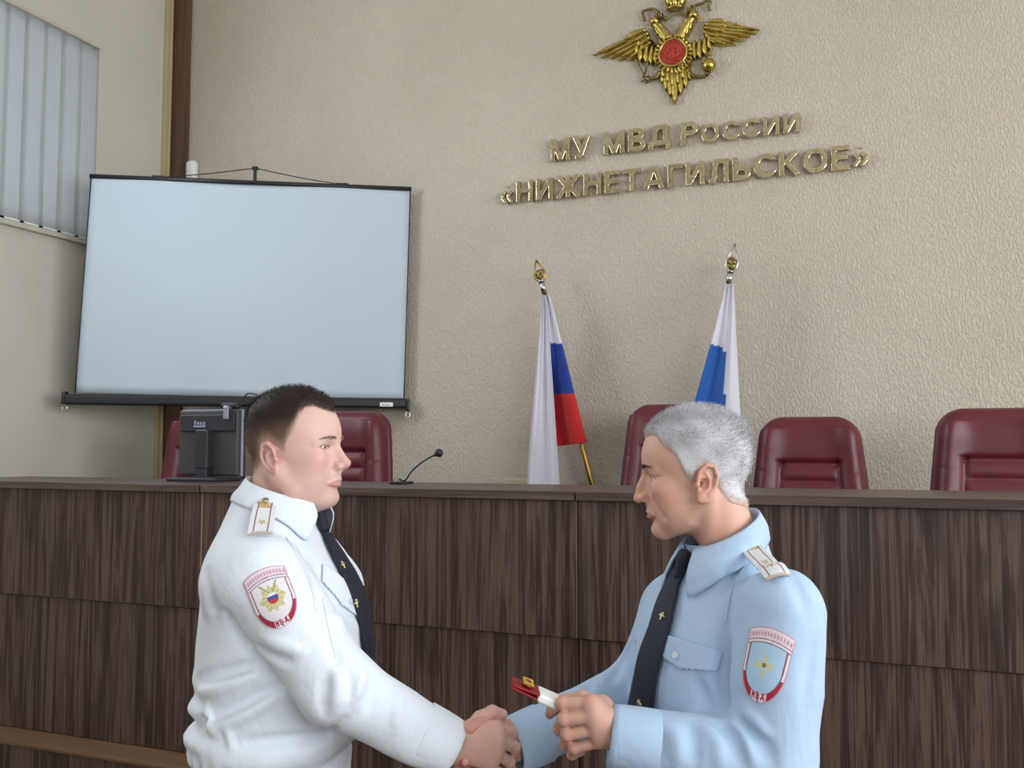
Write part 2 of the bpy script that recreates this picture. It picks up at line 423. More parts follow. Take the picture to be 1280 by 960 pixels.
# ------------------------------------------------------------------ presidium desk, three units
DESK_TOP = PY(640, 613.2, DESK_Y-.02)[2]
SEAM = PY(700, 798, DESK_Y)[2]
X1 = PY(251.5, 700, DESK_Y)[0]; X2 = PY(721.5, 700, DESK_Y)[0]
XE = X2+(X2-X1)
def desk(x0, x1, dy, label):
    b = empty('presidium_desk', ((x0+x1)/2, DESK_Y+.3, POD_H), label, 'desk', 'presidium desk units')
    g = .0025
    box_obj('desk_top', (x0+g, DESK_Y-.022+dy, DESK_TOP-.028), (x1-g, DESK_Y+.50, DESK_TOP), M['walnut_top'], b, bev=.002)
    box_obj('front_panel', (x0+g, DESK_Y+dy, SEAM+.003), (x1-g, DESK_Y+.018+dy, DESK_TOP-.028), M['walnut'], b, bev=.0015)
    box_obj('kick_panel', (x0+g, DESK_Y+.012+dy, POD_H+.002), (x1-g, DESK_Y+.03+dy, SEAM), M['walnut'], b, bev=.0015)
    for xa, xc in ((x0+g, x0+g+.022), (x1-g-.022, x1-g)):
        box_obj('side_panel', (xa, DESK_Y+.032+dy, POD_H), (xc, DESK_Y+.46, DESK_TOP-.028), M['walnut'], b, bev=.001)
    box_obj('edge_band', (x1-g-.0012, DESK_Y-.001+dy, SEAM+.004), (x1-g+.0008, DESK_Y+.019+dy, DESK_TOP-.03), M['walnut_edge'], b)
    return b
desk(X1-(X2-X1), X1, .0, 'walnut desk unit standing at the side wall below the window blind')
desk(X1, X2, .004, 'walnut desk unit in the middle, carrying the gooseneck microphone')
desk(X2, XE, .0, 'walnut desk unit right behind the grey-haired man in blue')
# ------------------------------------------------------------------ executive chairs behind the desk
CH_TOP = .79                                                        # backrest top above the seat
def chair_w(z): return .262-.075*np.clip(z/CH_TOP, 0, 1)**1.3
def chair_back(P):
    x, y, z = P[:, 0], P[:, 1], P[:, 2]
    w = chair_w(z); ax = np.abs(x)
    r = .085
    q0 = ax-(w-r); q1 = np.abs(z-CH_TOP/2)-(CH_TOP/2-r)
    d2 = np.sqrt(np.maximum(q0, 0)**2+np.maximum(q1, 0)**2)+np.minimum(np.maximum(q0, q1), 0)-r
    pw = .56*w+.008*np.sin(z*9)
    inner = sstep(-np.maximum(ax-pw, z-(CH_TOP-.20)), -.006, .03)          # 1 inside the quilted panel
    side = np.exp(-((ax-pw)/.012)**2)*(z < CH_TOP-.19)
    top = np.exp(-((z-(CH_TOP-.20))/.013)**2)*(ax < pw)
    ribs = np.abs(np.sin((z-(CH_TOP-.20))*math.pi/.074))
    bol = .026*np.exp(-((ax-.80*w)/.05)**2)*(z < CH_TOP-.05)+.010*np.exp(-((z-(CH_TOP-.10))/.07)**2)
    T = .052+bol*(1-inner)-inner*.016+inner*.014*ribs**.6-.013*side-.012*top
    crease = .003*np.exp(-((z-.55-.25*(ax-w*.8))/.006)**2)*np.exp(-((ax-.84*w)/.03)**2)
    T = T-crease
    edge = .030*np.clip(1+d2/.05, 0, 1)**2
    yy = np.where(y < 0, -y-(T-edge), y-.02)
    return smax(d2, yy, .022)*.75
def chair_shell(P):
    x, y, z = P[:, 0], P[:, 1], P[:, 2]
    w = chair_w(z)+.006; r = .09; q0 = np.abs(x)-(w-r); q1 = np.abs(z-CH_TOP/2)-(CH_TOP/2+.006-r)
    d2 = np.sqrt(np.maximum(q0, 0)**2+np.maximum(q1, 0)**2)+np.minimum(np.maximum(q0, q1), 0)-r
    return smax(d2, np.abs(y-.035)-.024, .02)*.8
def make_chair():
    root = empty('office_chair', (0, 0, 0))
    tilt = Matrix.Rotation(math.radians(-9), 3, 'X'); R = np.array(tilt); T = (0, .24, .47)
    sdf_obj('backrest', chair_back, (-.3, -.13, -.02), (.3, .06, .82), .0065, M['leather'], root, R, T)
    sdf_obj('back_shell', chair_shell, (-.31, -.02, -.03), (.31, .09, .83), .011, M['leather'], root, R, T)
    sdf_obj('seat', lambda P: smin(s_box(P, (0, -.02, .43), (.26, .26, .055), .05), s_box(P, (0, -.2, .44), (.25, .07, .05), .05), .03), (-.3, -.32, .35), (.3, .27, .52), .012, M['leather'], root)
    for s in (-1, 1):
        bm = bmesh.new(); tube(bm, spline([(s*.215, .16, .42), (s*.27, .17, .5), (s*.272, .14, .62), (s*.27, -.02, .66), (s*.27, -.19, .64), (s*.262, -.22, .55), (s*.215, -.12, .42)], 26), .022, 10)
        a = obj('armrest', bm, M['black_plastic'], root)
        bm = bmesh.new(); bx(bm, (s*.27, -.05, .675), (.05, .24, .04), bev=.016, seg=3); obj('arm_pad', bm, M['leather'], a)
    bm = bmesh.new(); tube(bm, [(0, 0, .1), (0, 0, .2), (0, 0, .21), (0, 0, .38)], [.035, .035, .022, .022], 14); obj('gas_column', bm, M['black_plastic'], root)
    for k in range(5):
        a = 2*math.pi*k/5+.3; c, s = math.cos(a), math.sin(a)
        bm = bmesh.new(); tube(bm, [(0, 0, .115), (c*.15, s*.15, .10), (c*.30, s*.30, .08)], [.032, .026, .018], 8); l = obj('base_leg', bm, M['black_plastic'], root)
        bm = bmesh.new(); t = Vector((-s, c, 0))
        for q in (-1, 1):
            p = Vector((c*.30, s*.30, .03))+t*.018*q; tube(bm, [p-t*.009, p+t*.009], .0295, 14)
        tube(bm, [(c*.30, s*.30, .03), (c*.30, s*.30, .08)], .008, 8); obj('caster', bm, M['black_plastic'], l)
    return root
def copy_tree(o, parent=None):
    c = o.copy(); COL.objects.link(c)
    if parent is not None: c.parent = parent
    for ch in list(o.children): copy_tree(ch, c)
    return c
CH = [((258, 517), 3.66, .10, 'burgundy leather chair half hidden by the back of the monitor'),
      ((436, 516), 3.60, .06, 'burgundy leather chair between the gooseneck microphone and the man in white'),
      ((832, 507), 3.90, -.04, 'burgundy leather chair half hidden behind the grey-haired man'),
      ((1013, 523), 3.66, .03, 'burgundy leather chair next to the farthest one, by the grey-haired man\'s shoulder'),
      ((1246, 512), 3.62, .02, 'burgundy leather chair farthest from the projection screen')]
proto = make_chair()
for i, ((u, v), y, rz, lab) in enumerate(CH):
    c = proto if i == 0 else copy_tree(proto)
    p = PY(u, v, y+.30); c.location = (p[0], y, POD_H); c.rotation_euler = (0, 0, rz)
    h = p[2]-POD_H; k = h/1.243; c.scale = (1, 1, k)
    tag(c, lab, 'chair', 'burgundy leather chairs behind the desk')

# ------------------------------------------------------------------ projection screen hung across the corner
sr_top = PY(513, 237, 4.545); sr_bot = PY(505, 500, 4.545)
_q = PX(114, 221, -3.90)
d_ = (sr_top-_q); d_[2] = 0; wid = np.linalg.norm(d_)
A_top = _q; A_bot = PX(94, 491, -3.90); A_bot = PY(94, 491, A_top[1])
c4 = [np.array(p) for p in (A_top, sr_top, sr_bot, A_bot)]
ux = c4[1]-c4[0]; ux = ux/np.linalg.norm(ux); nrm = np.cross(ux, (0, 0, 1)); nrm /= np.linalg.norm(nrm)     # towards the room
uz = np.cross(nrm, ux)*-1; uz = uz if uz[2] > 0 else -uz
scr = empty('projection_screen', tuple((c4[2]+c4[3])/2), 'white pull-up projection screen with black case hung across the corner', 'projection screen')
def quadgrid(a, b, c, d, nu, nv, bulge=None):
    V = []; F = []
    for j in range(nv+1):
        for i in range(nu+1):
            s, t = i/nu, j/nv; p = (1-t)*((1-s)*a+s*b)+t*((1-s)*d+s*c)
            if bulge is not None: p = p+bulge(s, t)
            V.append(p)
    for j in range(nv):
        for i in range(nu):
            k = j*(nu+1)+i; F.append((k, k+nu+1, k+nu+2, k+1))
    return V, F
def sheet(name, V, F, th, m, parent):
    bm = bmesh.new(); vs = [bm.verts.new(tuple(v)) for v in V]
    for f in F: bm.faces.new([vs[i] for i in f]).smooth = True
    bmesh.ops.recalc_face_normals(bm, faces=bm.faces[:]); bmesh.ops.solidify(bm, geom=bm.faces[:], thickness=th)
    return obj(name, bm, m, parent)
def wave(s, t): return nrm*math.sin(math.pi*s)**.5*(.007*math.sin(10*s-4*t)+.003*math.sin(23*s-9*t)*t+.006*math.sin(math.pi*t))
V, F = quadgrid(c4[0], c4[1], c4[2], c4[3], 40, 26, wave)
sheet('fabric', V, F, .0008, M['screen'], scr)
for a, b in ((c4[0], c4[3]), (c4[1], c4[2])):                         # dark edge strips of the cloth
    V, F = quadgrid(a-ux*.003+nrm*.0015, a+ux*.003+nrm*.0015, b+ux*.003+nrm*.0015, b-ux*.003+nrm*.0015, 1, 10)
    sheet('edge_strip', V, F, .0008, M['black_plastic'], scr)
bm = bmesh.new(); tube(bm, [c4[0]-ux*.006+uz*.003, c4[1]+ux*.006+uz*.003], .0125, 12); obj('top_bar', bm, M['black_plastic'], scr)
lo_a = c4[3]-uz*.028-ux*.05; lo_b = c4[2]-uz*.028+ux*.022
bm = bmesh.new(); Rm = Matrix((ux, nrm, uz)).transposed()
bx(bm, (lo_a+lo_b)/2-nrm*.0, (np.linalg.norm(lo_b-lo_a), .058, .056), Rm, bev=.014, seg=3)
cs = obj('case', bm, M['black_plastic'], scr)
for p in (lo_a, lo_b):
    bm = bmesh.new(); bx(bm, p, (.02, .066, .068), Rm, bev=.008); e = obj('end_cap', bm, M['black_plastic'], scr)
    bm = bmesh.new(); tube(bm, [p-uz*.03+uz*(-.022+.018*math.cos(a))+ux*.012*math.sin(a) for a in np.linspace(0, 6.28, 15)], .003, 6, cap=False); obj('hook_ring', bm, M['chrome'], e)
lp = c4[2]-ux*.095-uz*.027+nrm*.0295
bm = bmesh.new(); bx(bm, lp, (.07, .002, .022), Rm, bev=.0006); lbp = obj('label', bm, M['white_plastic'], scr); lbp['label'] = 'white sticker'
for k in range(7):
    bm = bmesh.new(); bx(bm, lp+nrm*.0012+ux*(-.022+.0072*k)-uz*.002, (.0045, .001, .006), Rm); obj('letter', bm, M['dark_plastic'], lbp)
hk = PY(314, 209, 0)*0+c4[0]+ux*(np.dot((c4[1]-c4[0]), ux)*.502)
hk_top = hk+uz*.085
bm = bmesh.new(); bx(bm, hk+uz*.045, (.018, .02, .075), Rm, bev=.004); bx(bm, hk+uz*.083, (.034, .024, .02), Rm, bev=.005); obj('hanging_bracket', bm, M['black_plastic'], scr)
Lh = np.linalg.norm(c4[1]-c4[0])
for s in (.205, .78):
    e = c4[0]+ux*Lh*s+uz*.012
    bm = bmesh.new(); tube(bm, spline([e, (e+hk_top)/2-uz*.006, hk_top], 14), .0028, 6); obj('cord', bm, M['cord'], scr)
    bm = bmesh.new(); bx(bm, e, (.07, .022, .016), Rm, bev=.004); obj('cord_clip', bm, M['black_plastic'], scr)
# nail hook on the wall side that carries the cord
# ------------------------------------------------------------------ white detector on the end wall
p0 = PY(240, 213, WALL_Y-.03)
dv = empty('wall_sensor', tuple(p0), 'small white rounded wall sensor above the projection screen', 'sensor')
bm = bmesh.new(); bx(bm, p0, (.07, .056, .12), bev=.022, seg=4); obj('housing', bm, M['white_plastic'], dv, smooth=True)
bm = bmesh.new(); bx(bm, p0+np.array((-.036, .012, -.03)), (.03, .03, .06), bev=.004); obj('side_bracket', bm, M['black_plastic'], dv)
# ------------------------------------------------------------------ monitor seen from behind
y_m = 3.12
mt = PY(258, 512, y_m); mb = PY(258, 605, y_m)
mon = empty('monitor', (mt[0], y_m, DESK_TOP), 'dark grey flat monitor seen from behind, standing on the desk by the man in white', 'monitor')
az = math.radians(2); mx_ = Vector((math.cos(az), math.sin(az), 0)); mn = Vector((math.sin(az), -math.cos(az), 0))   # mn: back side, towards the room
Mr = Matrix((mx_, mn, Vector((0, 0, 1)))).transposed()
pc = Vector((PY(262, 560, y_m)[0], y_m, (mt[2]+DESK_TOP+.02)/2)); hh = mt[2]-DESK_TOP-.025
bm = bmesh.new(); bx(bm, pc, (.29, .028, hh), Mr, bev=.008, seg=3); obj('screen_body', bm, M['dark_plastic'], mon)
bm = bmesh.new(); bx(bm, pc-mn*.017+mx_*.0, (.302, .014, hh+.006), Mr, bev=.004); obj('front_bezel', bm, M['silver'], mon)
bm = bmesh.new(); bx(bm, pc-mn*.0235, (.27, .003, hh-.04), Mr); obj('display', bm, M['darker_plastic'], mon)
bm = bmesh.new(); bx(bm, pc+mn*.019+Vector((0, 0, hh*.30)), (.265, .008, hh*.26), Mr, bev=.004); bd = obj('logo_band', bm, M['darker_plastic'], mon)
bm = bmesh.new()
for k, (w_, h_) in enumerate(((.008, .018), (.012, .012), (.010, .012), (.009, .012))): bx(bm, pc+mn*.0255+mx_*(-.055+.015*k)+Vector((0, 0, hh*.30+h_/2-.008)), (w_, .002, h_), Mr, bev=.0008)
bx(bm, pc+mn*.0255+mx_*(-.033)+Vector((0, 0, hh*.30-.014)), (.06, .002, .008), Mr, bev=.0008)
obj('logo_mark', bm, M['silver'], bd)
bm = bmesh.new(); bx(bm, pc+mn*.035+Vector((0, 0, -hh*.1)), (.06, .045, hh*.6), Mr, bev=.006); bx(bm, Vector((pc.x, pc.y, DESK_TOP+.008))+mn*.03, (.24, .17, .016), Mr, bev=.005); bx(bm, Vector((pc.x, pc.y, DESK_TOP+.06))+mn*.04, (.05, .03, .1), Mr, bev=.005); obj('stand', bm, M['darker_plastic'], mon)
# webcam clipped on its top edge
wc = empty('webcam', tuple(pc+Vector((0, 0, hh/2))+mx_*.07), 'small black webcam with a cable on top of the monitor', 'webcam')
q = pc+Vector((0, 0, hh/2+.016))+mx_*.10
bm = bmesh.new(); bx(bm, q, (.085, .03, .026), Mr, bev=.010, seg=3); obj('camera_body', bm, M['black_plastic'], wc)
bm = bmesh.new(); bx(bm, q+mn*.03-Vector((0, 0, .028)), (.022, .012, .055), Mr, bev=.003); bx(bm, q+mn*.012-Vector((0, 0, .008)), (.022, .05, .008), Mr, bev=.003); obj('clip', bm, M['silver'], wc)
bm = bmesh.new(); tube(bm, spline([q+mx_*.03, q+mx_*.06+Vector((0, 0, .03)), q+mx_*.09+Vector((0, 0, .05)), q+mx_*.13-mn*.03+Vector((0, 0, .02)), q+mx_*.14-mn*.05-Vector((0, 0, .12))], 20), .003, 6); obj('cable', bm, M['cord'], wc)
# ------------------------------------------------------------------ gooseneck microphone
ym = DESK_Y+.30
path = [PY(u, v, ym) for u, v in ((500, 611), (506, 601), (514, 590), (524, 580.5), (535, 573), (543, 569))]
b0 = Vector(path[0]); b0.z = DESK_TOP
mic = empty('gooseneck_microphone', tuple(b0), 'thin black gooseneck microphone bending over the desk top', 'microphone')
bm = bmesh.new(); bx(bm, b0+Vector((-.005, .02, .005)), (.06, .09, .010), bev=.004, seg=3); obj('base', bm, M['black_plastic'], mic)
bm = bmesh.new(); tube(bm, spline([b0+Vector((-.004, .0, .02))]+path[1:], 30), .0032, 8); obj('neck', bm, M['black_plastic'], mic)
e0, e1 = Vector(path[-2]), Vector(path[-1]); dd = (e1-e0).normalized()
bm = bmesh.new(); tube(bm, [e1-dd*.005, e1+dd*.004, e1+dd*.014], [.004, .007, .0105], 12); obj('capsule', bm, M['dark_plastic'], mic)
bm = bmesh.new(); ball(bm, e1+dd*.020, (.0155, .0155, .0155)); obj('windscreen', bm, M['black_plastic'], mic)
# ------------------------------------------------------------------ socket low on the wall
ps = PY(645, 606, WALL_Y-.006)
sk = empty('wall_socket', tuple(ps), 'beige double wall socket just above the desk beside the flag', 'socket')
bm = bmesh.new(); bx(bm, ps+np.array((0, 0, -.005)), (.15, .012, .075), bev=.004); obj('face_plate', bm, M['beige_plastic'], sk)
for s in (-1, 1):
    bm = bmesh.new(); cxx = ps+np.array((s*.036, -.008, .0))
    tube(bm, [cxx+np.array((0, .004, 0)), cxx+np.array((0, -.004, 0))], .022, 18); o = obj('outlet', bm, M['beige_plastic'], sk)
    bm = bmesh.new()
    for t in (-1, 1): tube(bm, [cxx+np.array((t*.009, -.003, 0)), cxx+np.array((t*.009, -.0046, 0))], .003, 8)
    obj('pin_hole', bm, M['black_plastic'], o)
# ------------------------------------------------------------------ gilded double-headed eagle on the end wall
M['gold'] = mat('gilded_relief', srgb(190, 168, 92), .32, metal=1, var=(26, .22), bump=(60, .25, .004))
M['gold_dark'] = mat('tarnished_gold', srgb(140, 124, 78), .4, metal=1, var=(26, .2), bump=(60, .25, .004))
M['red_enamel'] = mat('red_enamel', srgb(170, 52, 36), .35, var=(20, .1))
M['letter_gold'] = mat('letter_gold', srgb(204, 190, 152), .17, metal=1, var=(7, .10), bump=(7, .55, .02))
def EP(cx, cy, off=0.0):
    p = PY(720+cx/4.923, cy/4.923, WALL_Y); p[1] = WALL_Y-off; return Vector(p)
EU = .00086
def petal(bm, a, b, w, base, h, tipw=.15, n=8, bend=0.0):
    """pointed feather in relief from a to b (emblem coordinates)"""
    A, B = EP(*a), EP(*b); d = B-A; L = d.length; d.normalize(); s = Vector((d.z, 0, -d.x)); w *= EU
    rows = []
    for i in range(n+1):
        t = i/n; ww = w*(.55+.45*math.sin(math.pi*min(t*1.1, 1)*.5+.0))*(1 if t < .62 else max(tipw, math.cos((t-.62)/.38*math.pi/2)))
        c = A+d*L*t+s*bend*EU*math.sin(math.pi*t); hh = h*(1-.35*t)
        rows.append([bm.verts.new(c+s*ww*k+Vector((0, -(base+hh*m), 0))) for k, m in ((-1, -.0), (-.92, .45), (-.45, .9), (0, 1.0), (.45, .62), (.92, .3), (1, -.0))] )
    for i in range(n):
        for k in range(6):
            bm.faces.new((rows[i][k], rows[i][k+1], rows[i+1][k+1], rows[i+1][k])).smooth = True
    bk = [[bm.verts.new((r[k].co.x, WALL_Y-.004, r[k].co.z)) for r in rows] for k in (0, 6)]
    for k, q in ((0, 0), (6, 1)):
        for i in range(n): bm.faces.new((rows[i][k], rows[i+1][k], bk[q][i+1], bk[q][i]))
    bm.faces.new([r for r in rows[0]]+[bk[1][0], bk[0][0]]); bm.faces.new([r for r in rows[-1]][::-1]+[bk[0][-1], bk[1][-1]])
def relief(bm, c, rx, ry, h, ang=0.0, base=.008):
    ca, sa = math.cos(ang), math.sin(ang)
    R = Matrix(((ca, 0, sa), (0, 1, 0), (-sa, 0, ca)))
    p = EP(*c, base); ball(bm, p, (rx*EU, h, ry*EU), 24, 14, R)
em = empty('wall_emblem', EP(612, 640, .01), 'gilded double-headed eagle with a red disc mounted above the lettering', 'emblem')
def epart(name, bm, m='gold', parent=None):
    bmesh.ops.recalc_face_normals(bm, faces=bm.faces[:]); return obj(name, bm, M[m], parent or em)
bm = bmesh.new()
for a, b, w, z in (((455, 215), (255, 285), 20, .008), ((440, 205), (112, 346), 17, .012), ((445, 225), (160, 362), 17, .016), ((450, 245), (215, 366), 17, .020), ((455, 265), (265, 378), 17, .024), ((462, 285), (325, 378), 17, .026),
                ((440, 200), (330, 235), 24, .026), ((455, 222), (350, 275), 22, .03), ((462, 250), (375, 310), 20, .033), ((470, 280), (405, 330), 18, .035), ((430, 205), (290, 262), 18, .022)):
    petal(bm, a, b, w, z, .020)
for a, b, w in (((420, 290), (402, 392), 20), ((450, 290), (438, 402), 20), ((480, 300), (470, 412), 20), ((505, 310), (500, 410), 18), ((400, 270), (380, 350), 16)): petal(bm, a, b, w, .026, .022, bend=8)
epart('wing', bm)
bm = bmesh.new()
for a, b, w, z in (((800, 165), (1012, 158), 20, .008), ((795, 165), (1130, 190), 16, .012), ((795, 185), (1112, 212), 17, .016), ((795, 200), (1075, 232), 17, .020), ((795, 215), (1035, 258), 17, .023), ((800, 232), (985, 285), 17, .025), ((805, 240), (925, 290), 17, .026),
                ((815, 150), (930, 148), 22, .026), ((805, 170), (930, 180), 22, .03), ((800, 192), (915, 212), 20, .033), ((795, 220), (880, 245), 18, .035)):
    petal(bm, a, b, w, z, .020)
for a, b, w in (((735, 270), (738, 378), 20), ((768, 262), (772, 375), 20), ((800, 255), (805, 355), 20), ((825, 240), (838, 320), 16), ((715, 280), (712, 370), 18)): petal(bm, a, b, w, .026, .022, bend=8)
epart('wing', bm)
bm = bmesh.new()
for a, b, w, z in (((540, 420), (532, 520), 20, .010), ((690, 415), (706, 498), 20, .010), ((560, 420), (556, 565), 22, .014), ((672, 415), (680, 545), 22, .014), ((585, 420), (584, 605), 22, .018), ((650, 415), (648, 590), 22, .018), ((615, 420), (612, 645), 26, .022),
                   ((545, 430), (542, 490), 16, .026), ((575, 430), (572, 520), 16, .028), ((605, 430), (602, 545), 16, .03), ((635, 430), (636, 530), 16, .03), ((665, 425), (668, 500), 16, .028)):
    petal(bm, a, b, w, z, .022, bend=3)
epart('tail', bm)
bm = bmesh.new(); relief(bm, (612, 355), 104, 128, .055)
for k in range(26):
    a = 2*math.pi*k/26; ca, sa = math.cos(a), math.sin(a); petal(bm, (612+82*ca, 355+82*sa), (612+118*ca, 352+124*sa), 13, .038, .02)
epart('body', bm)
bm = bmesh.new(); c0 = EP(612, 355)
tube(bm, [c0+Vector((0, -.03, 0)), c0+Vector((0, -.066, 0))], 80*EU, 40); ds = epart('disc', bm, 'red_enamel'); ds['label'] = 'round red enamel disc'
bm = bmesh.new(); tube(bm, [c0+Vector((81*EU*math.cos(a), -.066, 81*EU*math.sin(a))) for a in np.linspace(0, 2*math.pi, 49)], .0065, 8, cap=False); epart('disc_rim', bm, 'gold', ds)
bm = bmesh.new(); tube(bm, [c0+Vector((62*EU*math.cos(a), -.067, 62*EU*math.sin(a))) for a in np.linspace(0, 2*math.pi, 41)], .0025, 6, cap=False)
relief(bm, (612, 352), 13, 34, .008, 0, .067); relief(bm, (618, 322), 9, 10, .009, 0, .068); relief(bm, (622, 378), 36, 12, .008, -.35, .067); relief(bm, (590, 372), 9, 26, .007, .5, .067); relief(bm, (646, 352), 8, 30, .007, -.6, .067); relief(bm, (585, 345), 8, 24, .006, -.7, .067); relief(bm, (632, 398), 30, 7, .006, .2, .067)
o = epart('rider_relief', bm, 'red_enamel', ds)
for sg, neck, head, beak, crown in ((-1, [(575, 262), (545, 215), (512, 178), (490, 155)], (492, 150), [(480, 160), (462, 182), (470, 196)], (520, 112)), (1, [(645, 250), (672, 200), (705, 150), (728, 118)], (730, 112), [(745, 120), (772, 138), (768, 150)], (718, 78))):
    bm = bmesh.new()
    P = [EP(*q, .03) for q in neck]; tube(bm, spline(P, 14), list(np.linspace(34, 21, 14)*EU), 12); relief(bm, head, 30, 26, .03, 0, .03)
    tube(bm, spline([EP(*q, .032) for q in beak], 8), list(np.linspace(11, 2, 8)*EU), 8)
    for k in range(4):
        for j in (-1, 0, 1):
            a = np.array(neck[0])*(1-k/4)+np.array(neck[3])*(k/4); d = np.array(neck[0])-np.array(neck[3]); d = d/np.linalg.norm(d); n_ = np.array((d[1], -d[0]))
            q = a+n_*j*17; petal(bm, tuple(q), tuple(q+d*48+n_*j*8), 11, .042, .012)
    hd = epart('head', bm)
    bm = bmesh.new(); tl = -.5*sg
    for j in (-1, 0, 1): relief(bm, (crown[0]+j*15, crown[1]-4+abs(j)*5), 9, 17, .02, j*.35, .03)
    relief(bm, (crown[0], crown[1]+14), 26, 7, .024, 0, .03); relief(bm, (crown[0]+sg*3, crown[1]-24), 6, 7, .018, 0, .03); epart('small_crown', bm, 'gold_dark', hd)
bm = bmesh.new()
for j, rx in ((-1, 24), (0, 22), (1, 24)): relief(bm, (620+j*40, 22+abs(j)*2), rx, 48, .03, j*.42, .03)
relief(bm, (618, 68), 52, 15, .034, 0, .03); relief(bm, (622, -36), 17, 17, .025, 0, .03); petal(bm, (622, -40), (622, -82), 9, .02, .015); petal(bm, (600, -62), (645, -62), 8, .02, .015)
epart('large_crown', bm)
for rb in ([(600, 92), (585, 108), (566, 128), (548, 138)], [(560, 128), (520, 100), (492, 72), (462, 66), (432, 76), (416, 82), (422, 112), (428, 138)], [(640, 90), (662, 100), (690, 108)], [(690, 92), (722, 62), (748, 42), (778, 34), (806, 16), (832, 24), (822, 52), (828, 76)]):
    bm = bmesh.new(); tube(bm, spline([EP(*q, .022) for q in rb], 24), 8.5*EU, 8); epart('ribbon', bm, 'gold_dark')
bm = bmesh.new(); tube(bm, spline([EP(*q, .022) for q in ((520, 450), (500, 488), (462, 494), (436, 500))], 12), list(np.linspace(14, 9, 12)*EU), 8)
for q in ((418, 482), (452, 476), (410, 512), (440, 526), (466, 508)): tube(bm, [EP(440, 500, .03), EP(*q, .024)], [10*EU, 5*EU], 8)
epart('claw', bm, 'gold_dark')
bm = bmesh.new(); tube(bm, [EP(468, 300, .03), EP(432, 470, .026)], 5*EU, 8); tube(bm, spline([EP(*q, .02) for q in ((365, 362), (395, 420), (420, 466), (440, 520))], 10), 7*EU, 8); relief(bm, (448, 500), 14, 18, .02, 0, .026)
for k in range(5): relief(bm, (492-10*k, 258+14*abs(k-2)), 7, 9, .014, 0, .02)
epart('sceptre', bm, 'gold_dark')
bm = bmesh.new(); tube(bm, spline([EP(*q, .022) for q in ((702, 450), (720, 474), (768, 484), (802, 478), (830, 452))], 14), list(np.linspace(14, 8, 14)*EU), 8)
for q in ((795, 452), (815, 462), (848, 452)): tube(bm, [EP(812, 476, .026), EP(*q, .04)], [8*EU, 4*EU], 8)
epart('claw', bm, 'gold_dark')
bm = bmesh.new(); relief(bm, (824, 415), 40, 40, .035, 0, .03); tube(bm, spline([EP(*q, .05) for q in ((786, 402), (822, 412), (862, 400))], 10), 6*EU, 8); tube(bm, spline([EP(824, 376, .036), EP(832, 340, .03), EP(848, 292, .026)], 8), 6*EU, 8); relief(bm, (832, 350), 12, 10, .018, 0, .028)
epart('orb', bm)
# ------------------------------------------------------------------ metal lettering
HS = .108                                                             # half stroke of the block letters, cap height 1
def seg2(x, z, a, b, h=HS):
    dx, dz = b[0]-a[0], b[1]-a[1]; L = math.hypot(dx, dz); u = ((x-a[0])*dx+(z-a[1])*dz)/L-L/2; w = ((x-a[0])*dz-(z-a[1])*dx)/L
    qx, qz = np.abs(u)-L/2, np.abs(w)-h; return np.minimum(np.maximum(qx, qz), 0)+np.sqrt(np.maximum(qx, 0)**2+np.maximum(qz, 0)**2)
def ring2(x, z, c, e, r, h=HS):
    qx, qz = np.abs(x-c[0])-(e[0]-r), np.abs(z-c[1])-(e[1]-r); return np.abs(np.minimum(np.maximum(qx, qz), 0)+np.sqrt(np.maximum(qx, 0)**2+np.maximum(qz, 0)**2)-r)-h
h_ = HS
STROKES = {'М': (.92, [((h_, 0), (h_, 1)), ((.92-h_, 0), (.92-h_, 1)), ((h_, .97), (.46, .06)), ((.92-h_, .97), (.46, .06))]),
 'У': (.78, [((.08, 1), (.40, .30)), ((.70, 1), (.36, .12)), ((.40, .085), (.10, .085))]),
 'Д': (.90, [((.10, .26), (.80, .26)), ((.24, .26), (.30, 1)), ((.24, .91), (.74, .91)), ((.70, .26), (.70, 1)), ((.09, -.02), (.09, .35)), ((.81, -.02), (.81, .35))]),
 'И': (.80, [((h_, 0), (h_, 1)), ((.80-h_, 0), (.80-h_, 1)), ((h_+.03, .05), (.77-h_, .95))]),
 'Н': (.80, [((h_, 0), (h_, 1)), ((.80-h_, 0), (.80-h_, 1)), ((h_, .52), (.8-h_, .52))]),
 'Ж': (1.12, [((.56, 0), (.56, 1)), ((.10, 1), (.50, .52)), ((.08, 0), (.50, .52)), ((1.02, 1), (.62, .52)), ((1.04, 0), (.62, .52))]),
 'Е': (.70, [((h_, 0), (h_, 1)), ((0, h_), (.70, h_)), ((0, .52), (.64, .52)), ((0, 1-h_), (.68, 1-h_))]),
 'Т': (.74, [((.37, 0), (.37, 1)), ((0, 1-h_), (.74, 1-h_))]),
 'А': (.88, [((.09, 0), (.42, 1)), ((.79, 0), (.46, 1)), ((.20, .28), (.68, .28))]),
 'Г': (.62, [((h_, 0), (h_, 1)), ((0, 1-h_), (.62, 1-h_))]),
 'Л': (.84, [((.84-h_, 0), (.84-h_, 1)), ((.22, 1-h_), (.84, 1-h_)), ((.31, .95), (.25, .16)), ((.30, .10), (0, .10))]),
 'К': (.80, [((h_, 0), (h_, 1)), ((.70, 1), (.24, .50)), ((.72, 0), (.30, .56))]),
 '«': (.62, [((.30, .62), (.09, .36)), ((.30, .10), (.09, .36)), ((.56, .62), (.35, .36)), ((.56, .10), (.35, .36))]),
 '»': (.62, [((.06, .62), (.27, .36)), ((.06, .10), (.27, .36)), ((.32, .62), (.53, .36)), ((.32, .10), (.53, .36))]),
 'Р': (.72, [((h_, 0), (h_, 1))]), 'В': (.76, [((h_, 0), (h_, 1))]), 'Ь': (.72, [((h_, 0), (h_, 1))]), 'О': (.90, []), 'С': (.84, [])}
